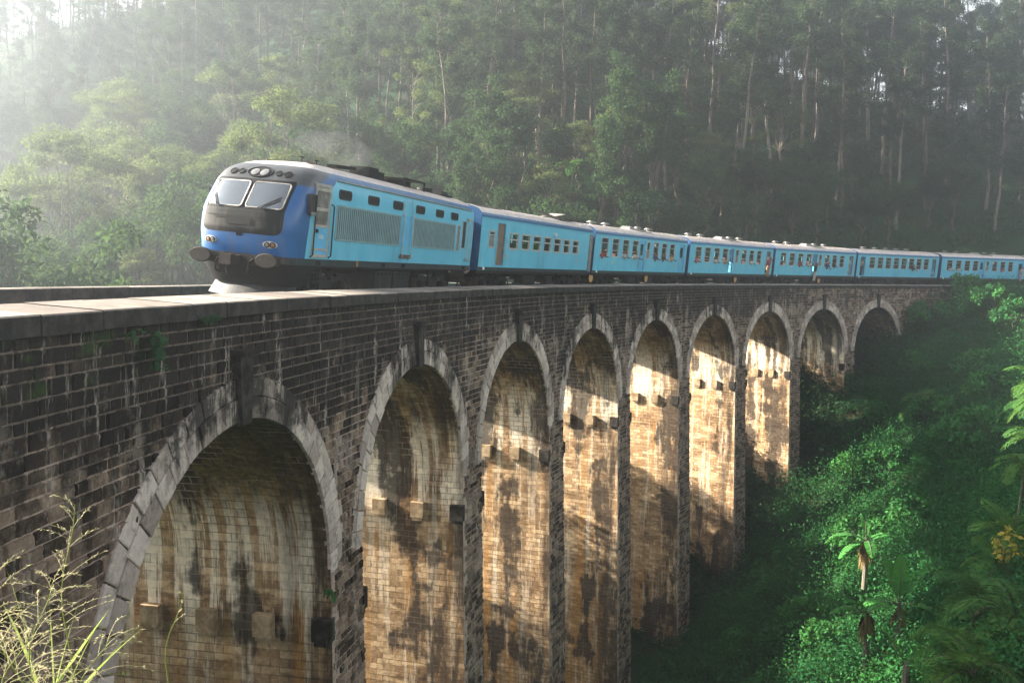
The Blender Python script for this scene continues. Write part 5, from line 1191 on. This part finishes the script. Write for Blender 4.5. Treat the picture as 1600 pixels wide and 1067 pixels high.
# ---------------- forest on the hill behind the train
n = 0
for _ in range(16000):
    y = rv.uniform(112, 290); x = rv.uniform(-0.60, 0.60) * y
    if x < -0.24 * y and y < 150: continue
    if gz(x, y) < 6.5 or not far_enough(x, y, 4.6 if y < 200 else 5.6): continue
    right = x > 20
    if rv.random() < (0.52 if not right else 0.42): put_tree('gum_tree', GUMS, ['tall slender gum tree', 'tall straight gum tree', 'leafy gum tree', 'bare stemmed gum tree'], 'tree', 'gum trees on the hillside', x, y, 1.0, 24)
    else: put_tree('pine_tree', PINES, ['dark feathery pine tree', 'tall dark pine tree', 'short dark pine tree'], 'tree', 'pine trees on the hillside', x, y, 1.05, 23)
    n += 1
    if n > 570: break
n = 0
for _ in range(6000):
    s = rv.uniform(10, 175); off = WID + rv.uniform(7, 52); p = T(s, off, 0); x, y = p.x, p.y
    if abs(x) > 0.62 * y or y < 70: continue
    z = gz(x, y)
    if z < -9 or z > 12 or x < -25 or (s < 66 and off < 48) or not far_enough(x, y, 3.9): continue
    near = off < WID + 14
    if rv.random() < 0.12 and not near: put_tree('umbrella_tree', ALBS, ['spreading umbrella shaped tree', 'tall umbrella shaped tree', 'small umbrella shaped tree'], 'tree', 'broadleaf trees beyond the viaduct', x, y, 0.7, 13)
    elif rv.random() < 0.55 and not near: put_tree('slender_tree', SLIMS, ['slender broadleaf tree', 'tall slender broadleaf tree', 'narrow broadleaf tree'], 'tree', 'slender trees on the hillside', x, y, rv.uniform(0.75, 1.1), 14)
    else: put_tree('broadleaf_tree', BROADS, ['bushy broadleaf tree', 'rounded broadleaf tree', 'low broadleaf tree', 'upright broadleaf tree'], 'tree', 'broadleaf trees beyond the viaduct', x, y, rv.uniform(0.55, 0.9) if near else rv.uniform(0.7, 1.1), 9)
    n += 1
    if n > 150: break
flush()
# ---------------- masses nobody could count: undergrowth on the slopes
def domes(name, pts, rmin, rmax, per, size, mat, seed, flat=0.7):
    r = np.random.default_rng(seed); cl = []
    for x, y, z, k in pts:
        rr = (rmin + (rmax - rmin) * r.random() ** 1.6) * k
        for _ in range(3): cl.append((x + r.normal() * rr * 0.5, y + r.normal() * rr * 0.5, z + rr * (0.10 + 0.45 * r.random()), rr * 0.7, rr * 0.7, rr * flat))
    o = bpy.data.objects.new(name, leaves_mesh(name, *clump_leaves(cl, per // 3, size, r, 0.9, 0.1, 0.35, 0.52, True), mat)); COL.objects.link(o); o['kind'] = 'stuff'; return o
pts = []
while len(pts) < 7000:
    d = 24 + 92 * rv.random() ** 1.3; px = rv.uniform(880, 1720); x, y = spot(px, d); s, off = to_so(x, y)
    if off > -0.5 or off < -75: continue
    z = gz(x, y)
    if s > 96 and z > -1.0: z = -1.0
    pts.append((x, y, z, 0.75 + d / 130))
domes('undergrowth', pts, 0.38, 1.75, 111, 0.155, L_SHRUB, 81)
pts = []
for _ in range(2600):
    s = rv.uniform(3, 100) if len(pts) % 3 else rv.uniform(50, 98); off = rv.uniform(-0.5, WID + 22) if len(pts) % 3 else rv.uniform(-1.5, WID + 4); p = T(s, off, 0); z = gz(p.x, p.y)
    if z > -3.2 and -1.5 < off < WID + 1.5: continue
    pts.append((p.x, p.y, z, 1.0))
domes('valley_undergrowth', pts, 0.5, 1.5, 60, 0.28, L_BROAD, 82)
pts = []
while len(pts) < 6600:
    y = rv.uniform(78, 285); x = rv.uniform(-0.66, 0.62) * y; s, off = to_so(x, y)
    if off < WID + 3.5: continue
    pts.append((x, y, gz(x, y), 0.8 + y / 200))
domes('hillside_undergrowth', pts, 0.7, 1.9, 63, 0.42, L_BROAD, 83)
# ---------------- bushes that stand out of the undergrowth
BW = ['rounded green bush', 'tall spreading bush', 'small dense bush']
bl = []
for px, d, sc in ((1500, 96, 1.5), (1450, 92, 1.3), (1550, 90, 1.5), (1590, 84, 1.4), (1440, 84, 1.1), (1390, 78, 1.2), (1530, 78, 1.3), (1340, 74, 1.0), (1470, 72, 1.2), (1570, 70, 1.4), (1270, 70, 1.0), (1410, 66, 1.1), (1510, 62, 1.2), (1310, 62, 1.0), (1230, 62, 0.9), (1560, 58, 1.3), (1370, 56, 1.1), (1200, 54, 1.0), (1450, 54, 1.0), (1280, 52, 1.0), (1130, 50, 0.9), (1180, 46, 0.9), (1330, 46, 0.9), (1250, 42, 0.9), (1120, 42, 0.9)):
    x, y = spot(px, d); i = rv.randrange(3); z = gz(x, y); s, off = to_so(x, y)
    if s > 96: z = min(z, -2.0)
    o = tree_thing('bush', ('stem', 'foliage'), BUSHES[i], x, y, sc, rv.uniform(0, 6.28), z); bl.append((o, i, d))
bl.sort(key=lambda t: (t[1], -t[2]))
near_words = ['at the top of the green slope under the train', 'high on the green slope', 'middle of the green slope beside the last arches', 'low on the green slope', 'near the foot of the green slope']
from collections import Counter
cnt = Counter()
for o, i, d in bl:
    row = near_words[0 if d > 88 else 1 if d > 70 else 2 if d > 57 else 3 if d > 48 else 4]
    px = project(o.location)[0]; side = 'far right' if px > 1480 else 'right' if px > 1350 else 'centre' if px > 1220 else 'left'
    tag(o, f'{BW[i]} {row}, {side} side', 'bush', 'bushes on the green slope'); cnt[o['label']] += 1
# ---------------- palms and bananas at the lower right
def frond(P, D, N, L, W, base, az, elev, ln, droop, nl, ll, r, flip=0.0, wid=0.055):
    pts = []; d = Vector((math.cos(az) * math.cos(elev), math.sin(az) * math.cos(elev), math.sin(elev))); p = Vector(base)
    for i in range(13): pts.append(p.copy()); p = p + d * ln / 12; d = (d + Vector((0, 0, -droop / 12))).normalized()
    for i in range(nl):
        t = 0.14 + 0.86 * i / nl; k = t * 12; j = min(11, int(k)); q = pts[j].lerp(pts[j + 1], k - j); tg = (pts[j + 1] - pts[j]).normalized(); sd = tg.cross(Vector((0, 0, 1))).normalized(); up = sd.cross(tg)
        for s in (-1, 1):
            lv = (sd * s * 0.9 + tg * 0.55 + up * (0.28 - 0.5 * t + r.normal() * 0.10)).normalized(); ln_l = ll * (math.sin(math.pi * min(0.98, 0.18 + 0.78 * t)) ** 0.7)
            for (a, b, f) in ((0, 0.55, 1.0), (0.5, 1.0, 0.8)):
                P.append(q + lv * ln_l * a + Vector((0, 0, -0.16 * ln_l * a * a))); D.append(lv + Vector((0, 0, -0.35 * (a > 0)))); N.append(up + sd * s * 0.2); L.append(ln_l * (b - a)); W.append(wid * f)
    return pts
def palm(seed, th, nf, fl, ll=0.55, mat=L_PALM, wid=0.06, lean=0.3):
    r = np.random.default_rng(seed); mb = MB(); P, D, N, L, W = [], [], [], [], []; top = Vector((r.normal() * lean, r.normal() * lean, th))
    if th > 0.3: tube(mb, [Vector((0, 0, -0.5)), top * 0.5 + Vector((0.06, 0, 0)), top], [0.10, 0.085, 0.075], 8)
    mr = MB()
    for k in range(nf):
        pts = frond(P, D, N, L, W, top, k * 2.4 + r.random() * 0.5, 1.25 - 1.15 * k / nf + r.normal() * 0.08, fl * r.uniform(0.85, 1.15), 1.7 + 0.8 * r.random(), 28, ll, r, 0, wid); tube(mr, pts, list(np.linspace(0.028, 0.006, 13)), 4)
    lv = leaves_mesh('fronds', np.array(P), np.array(D), np.array(N), np.array(L), np.array(W), mat, 0.05)
    return mesh_of(mb if th > 0.3 else mr, 'trunk', B_PALM), lv, mesh_of(mr, 'frond_stalks', L_PALM)
PALMS = [palm(91, 0.25, 11, 2.1, 0.85), palm(92, 0.9, 12, 2.2, 0.9, L_PALM, 0.065), palm(93, 1.4, 11, 1.9, 0.8)]
TALL = [palm(94, 7.5, 11, 2.0, 0.62), palm(95, 9.0, 12, 1.9, 0.6), palm(96, 5.5, 10, 1.8, 0.55)]
AREC = [palm(97, 7.0, 9, 2.4, 0.7, L_PALM, 0.09)]
def put_palm(pool, i, px, d, sc, label, z=None, group='palms at the lower right'):
    x, y = spot(px, d); o = tree_thing('palm', ('trunk', 'fronds', 'frond_stalks'), pool[i], x, y, sc, rv.uniform(0, 6.28), z); tag(o, label, 'palm', group); return o
def zpix(py, d): return -(py - 440) / FPX * d * 1.0
for i, px, py, d, sc, lab in ((1, 1535, 985, 30, 0.95, 'young palm with long drooping fronds right of the banana clump'), (0, 1610, 1010, 27, 0.95, 'young palm with bright fronds in the bottom right corner'), (2, 1560, 935, 34, 0.8, 'young palm between the banana clump and the tall palms'), (1, 1485, 1060, 27, 0.75, 'small palm with yellowing fronds at the bottom edge below the bananas'), (0, 1560, 1085, 25, 0.8, 'low palm cut off by the bottom edge of the photo'), (2, 1600, 905, 34, 0.9, 'spiky young palm at the foot of the tall palms'), (0, 1510, 795, 62, 0.9, 'dim palm in the dark hollow right of the slope'), (0, 1440, 640, 74, 1.0, 'palm with pale fronds among the shrubs on the upper slope')):
    put_palm(PALMS, i, px, d, sc, lab, zpix(py, d))
for i, px, py, d, sc, lab in ((2, 1625, 900, 36, 0.95, 'slender tall palm by the right edge, nearest of the tall palms'), (0, 1640, 900, 40, 1.0, 'tallest slender palm by the right edge, crown below the train'), (2, 1603, 905, 39, 0.85, 'shorter slender palm left of the tall palms at the right edge'), (0, 1628, 880, 46, 1.05, 'slender palm standing behind the tall palms at the right edge'), (0, 1655, 880, 37, 0.95, 'slender palm cut off by the right edge')):
    put_palm(TALL, i, px, d, sc, lab, zpix(py, d) , 'tall palms by the right edge')
put_palm(AREC, 0, 885, 100, 1.15, 'lone palm standing among broadleaf trees above the first coach', None, 'palms on the hillside')
put_palm(AREC, 0, 1012, 108, 1.0, 'palm with pale fronds above the second coach', None, 'palms on the hillside')
# large yellow leaved sprig by the tall palms
def sprig(name, label, cat, pts, size, mat, n, seed, rr=0.25, stem=None, aspect=0.55):
    r = np.random.default_rng(seed); o = empty(name, pts[0]); tag(o, label, cat); mb = MB(); Pl = [Vector(p) - Vector(pts[0]) for p in pts]; tube(mb, Pl, list(np.linspace(0.02, 0.006, len(Pl))), 5)
    s = mb.build('stem', [stem or B_DARK], o, True); cl = [(p.x, p.y, p.z, rr, rr, rr) for p in Pl[1:]]
    l = bpy.data.objects.new('leaves', leaves_mesh('leaves', *clump_leaves(cl, n, size, r, 0.5, 0.4, 0.5, aspect), mat)); COL.objects.link(l); l.parent = o; return o
d = 33.0
pt = lambda px, py, d: ((px - 800) / FPX * d, d, -(py - 436 - (px - 800) * ROLL) / FPX * d)
sprig('yellow_shrub', 'shrub with sunlit yellow leaves beside the tall palm trunks', 'shrub', [pt(1590, 930, d), pt(1588, 880, d), pt(1578, 860, d), pt(1595, 845, d), pt(1600, 870, d)], 0.22, L_YEL, 26, 7, 0.28)
def banana(name, label, px, py, d, stem_h, leaves, seed, dead=0):
    r = np.random.default_rng(seed); b = pt(px, py, d); o = empty(name, b); tag(o, label, 'banana plant', 'banana plants on the slope'); mb = MB(); tube(mb, [(0, 0, -1.0), (0.03, 0, stem_h * 0.5), (0, 0, stem_h)], [0.15, 0.12, 0.08], 9); mb.build('stem', [B_PALM], o, True)
    for az, el, ln, wd, dr in leaves:
        mb = MB(); p = Vector((0, 0, stem_h - 0.05)); dv = Vector((math.cos(R_(az)) * math.cos(R_(el)), math.sin(R_(az)) * math.cos(R_(el)), math.sin(R_(el)))); pts = []
        for i in range(17): pts.append((p.copy(), dv.copy())); p += dv * ln / 16; dv = (dv + Vector((0, 0, -dr / 16))).normalized()
        tube(mb, [q[0] for q in pts], list(np.linspace(0.035, 0.006, 17)), 5, 1)
        for i in range(3, 16):
            t0, t1 = (i - 3) / 13, (i - 2) / 13; w = lambda t: wd * max(0.02, math.sin(math.pi * (0.12 + 0.86 * t)) ** 0.6)
            for s in (-1, 1):
                q0, v0 = pts[i]; q1, v1 = pts[i + 1]; s0 = v0.cross(Vector((0, 0, 1))).normalized(); s1 = v1.cross(Vector((0, 0, 1))).normalized(); fold = Vector((0, 0, 0.10 - 0.12 * (dr > 1.2)))
                g = 0.0 if r.random() < 0.55 else 0.25
                mb.face([q0, q0 + s0 * s * w(t0) + fold, q1.lerp(q0, g) + s1.lerp(s0, g) * s * w(t1) + fold + Vector((0, 0, r.normal() * 0.03)), q1], 0)
        mb.build('leaf', [L_BAN, B_PALM], o)
    for k in range(dead):
        P, D, N, L, W = [], [], [], [], []
        for i in range(14): a = r.random() * 6.28; P.append((math.cos(a) * 0.12, math.sin(a) * 0.12, stem_h * r.uniform(0.6, 1.0))); D.append((math.cos(a) * 0.35, math.sin(a) * 0.35, -1)); N.append((math.cos(a), math.sin(a), 0.2)); L.append(r.uniform(0.5, 1.1)); W.append(0.16)
        l = bpy.data.objects.new('dead_leaves', leaves_mesh('dead_leaves', np.array(P), np.array(D), np.array(N, float), np.array(L), np.array(W), L_DRY)); COL.objects.link(l); l.parent = o
    return o
banana('banana_plant', 'banana plant with one broad upright leaf at the lower right', 1425, 1000, 38, 1.0, [(250, 82, 2.3, 0.34, 0.15), (120, 70, 2.2, 0.30, 0.5), (30, 55, 2.3, 0.28, 1.0), (200, 40, 2.0, 0.30, 1.3), (330, 30, 2.0, 0.30, 1.5), (160, 25, 1.7, 0.28, 1.6), (70, 75, 2.0, 0.28, 0.3)], 5, 1)
banana('banana_plant', 'banana plant with a bare stem and drooping torn leaves on the slope', 1368, 905, 46, 1.5, [(10, 35, 2.2, 0.28, 1.3), (170, 40, 2.0, 0.28, 1.5), (350, 5, 1.8, 0.26, 1.8), (190, 10, 1.8, 0.26, 1.6), (80, 70, 1.4, 0.2, 0.4), (260, 30, 1.7, 0.26, 1.8)], 6, 2)
banana('banana_plant', 'banana plant with tattered pale leaves left of the upright leaf', 1375, 1030, 39, 1.5, [(180, 35, 1.8, 0.26, 1.4), (150, 10, 1.6, 0.26, 1.6), (210, 50, 1.8, 0.26, 1.2), (20, 40, 1.6, 0.26, 1.5)], 8, 2)
banana('banana_plant', 'banana sapling with a single leaf at the bottom edge', 1440, 1075, 29, 0.3, [(160, 65, 1.3, 0.2, 0.6), (30, 40, 0.9, 0.16, 1.2)], 9, 0)
# ---------------- weeds rooted in the viaduct wall
def wall_weed(label, s, z, spread, hang, n, size, seed):
    p = T(s, -0.05, z); nrm = (T(s, -1, z) - T(s, 0, z)).normalized(); tn = (T(s + 1, 0, z) - T(s, 0, z)).normalized(); r = random.Random(seed); o = empty('wall_weed', p); tag(o, label, 'weed', 'weeds growing out of the viaduct wall')
    mb = MB(); P, D, N, L, W = [], [], [], [], []
    for k in range(n):
        a = r.uniform(-1, 1); e = nrm * r.uniform(0.08, 0.28) + tn * a * spread + Vector((0, 0, -hang * r.random() ** 0.7 + 0.10)); m = e * 0.5 + nrm * 0.08 + Vector((0, 0, 0.08)); tube(mb, [Vector((0, 0, 0)), m, e], [0.008, 0.006, 0.004], 4)
        for t in (0.35, 0.55, 0.75, 0.9, 1.0):
            for sd in (-1, 1):
                q = m.lerp(e, max(0, t * 2 - 1)) if t > 0.5 else m * (t * 2); P.append(q); D.append(tn * sd * 0.8 + nrm * 0.4 + Vector((0, 0, r.uniform(-0.9, 0.1)))); N.append(nrm + Vector((0, 0, 0.7)) + tn * r.uniform(-.5, .5)); L.append(size * r.uniform(0.7, 1.3)); W.append(size * 0.5)
    mb.build('stem', [L_WEED], o); l = bpy.data.objects.new('leaves', leaves_mesh('leaves', np.array(P), np.array(D), np.array(N), np.array(L), np.array(W), L_WEED)); COL.objects.link(l); l.parent = o
wall_weed('leafy weed hanging from the wall under the coping, the largest', -3.15, -0.98, 0.20, 0.55, 17, 0.10, 1)
wall_weed('sparse weed under the coping right of the large leafy weed', -1.55, -0.82, 0.22, 0.12, 5, 0.085, 2)
wall_weed('small grassy weed under the coping left of the large leafy weed', -3.75, -0.90, 0.10, 0.20, 7, 0.055, 3)
wall_weed('weed on the near arch pier beside a corbel block', 3.9, -7.0, 0.18, 0.4, 7, 0.10, 5)
wall_weed('green creeper hanging over the pier of the eighth arch', 79.0, -8.6, 0.9, 2.2, 22, 0.26, 4)
# ---------------- tall seeding grass close to the camera
def grass_plant(label, base, top, nb, seed, headlen=0.5, spread=0.22, droop=0.5):
    r = np.random.default_rng(seed); B = Vector(base); Tp = Vector(top) - B; o = empty('seeding_grass', base); tag(o, label, 'grass', 'seeding grass stalks near the camera'); mb = MB(); n = 10
    st = [Tp * (i / n) + Vector((0.02 * math.sin(i * 0.8), 0, 0)) for i in range(n + 1)]; tube(mb, st, list(np.linspace(0.0024, 0.0012, n + 1)), 5); mb.build('stem', [L_GRASS], o, True)
    mh = MB(); P, D, N, L, W = [], [], [], [], []
    nb = max(4, int(nb * 0.68))
    for k in range(nb):
        t = 1 - headlen * (k / nb) ** 1.1; i = min(n - 1, int(t * n)); p = st[i].lerp(st[i + 1], t * n - i); a = r.random() * 6.283; ln = spread * (0.35 + 0.65 * (1 - t) / headlen) * r.uniform(0.7, 1.2); d = Vector((math.cos(a), math.sin(a) * 0.7, 0.75)).normalized(); pts = []; q = p.copy()
        for j in range(7): pts.append(q.copy()); q += d * ln / 6; d = (d + Vector((0, 0, -droop / 6))).normalized()
        tube(mh, pts, list(np.linspace(0.0009, 0.0005, 7)), 3)
        for j in range(15): u = 0.18 + 0.82 * r.random(); kk = u * 6; jj = min(5, int(kk)); P.append(pts[jj].lerp(pts[jj + 1], kk - jj)); D.append(np.array(pts[jj + 1] - pts[jj]) / ln * 6 + r.normal(size=3) * 0.35); N.append(r.normal(size=3)); L.append(0.010 + 0.006 * r.random()); W.append(0.0024)
    hd = mh.build('seed_head', [L_SEED], o); l = bpy.data.objects.new('seeds', leaves_mesh('seeds', np.array(P), np.array(D), np.array(N), np.array(L), np.array(W), L_SEED)); COL.objects.link(l); l.parent = hd
def blade_clump(label, base, blades, seed, w=0.007):
    r = np.random.default_rng(seed); o = empty('grass_tuft', base); tag(o, label, 'grass', 'grass tufts near the camera')
    mb = MB()
    for az, el, ln, dr in blades:
        p = Vector((r.normal() * 0.03, r.normal() * 0.03, 0)); d = Vector((math.cos(R_(az)) * math.cos(R_(el)), math.sin(R_(az)) * math.cos(R_(el)), math.sin(R_(el)))); pr = None
        for i in range(13):
            s = d.cross(Vector((0, 0.3, 1))).normalized() * w * (1 - (i / 12) ** 2) * 0.5; cur = (p - s, p + s)
            if pr: mb.face([pr[0], pr[1], cur[1], cur[0]])
            pr = cur; p = p + d * ln / 12; d = (d + Vector((0, 0, -dr / 12))).normalized()
    mb.build('blade', [L_GRASS], o)['kind'] = 'stuff'
D_ = 2.9
grass_plant('tall upright grass stalk with a branched seed head at the lower left', pt(88, 1150, D_), pt(100, 800, D_), 30, 1, 0.62, 0.20, 0.6)
grass_plant('grass stalk drooping to the left edge of the photo', pt(40, 1180, D_ - 0.3), pt(-40, 905, D_ - 0.3), 34, 2, 0.7, 0.30, 1.0)
grass_plant('bushy seeding grass in the bottom left corner', pt(20, 1190, D_ - 0.5), pt(60, 925, D_ - 0.5), 40, 3, 0.75, 0.26, 1.3)
grass_plant('seeding grass bending right along the bottom edge', pt(90, 1190, D_ - 0.4), pt(150, 1015, D_ - 0.4), 34, 4, 0.8, 0.26, 1.4)
grass_plant('low pale seeding grass at the very bottom left edge', pt(-30, 1200, D_ - 0.7), pt(20, 1010, D_ - 0.7), 40, 5, 0.85, 0.26, 1.3)
grass_plant('thin lone grass stalk in front of the first arch', pt(240, 1160, D_ + 0.6), pt(272, 945, D_ + 0.6), 5, 6, 0.3, 0.05, 0.5)
blade_clump('grass tuft with long arching blades at the bottom left', pt(70, 1140, D_), [(20, 60, 0.42, 0.6), (170, 55, 0.45, 1.0), (60, 75, 0.40, 0.5), (5, 45, 0.40, 1.2), (185, 35, 0.42, 1.2), (120, 70, 0.36, 0.8), (330, 60, 0.34, 1.0), (150, 75, 0.50, 0.8), (30, 70, 0.3, 0.4)], 3)
blade_clump('grass tuft with one wide green blade leaning right', pt(75, 1110, D_ - 0.3), [(12, 58, 0.30, 0.15), (8, 50, 0.26, 0.3), (150, 62, 0.30, 0.6)], 4, 0.02)
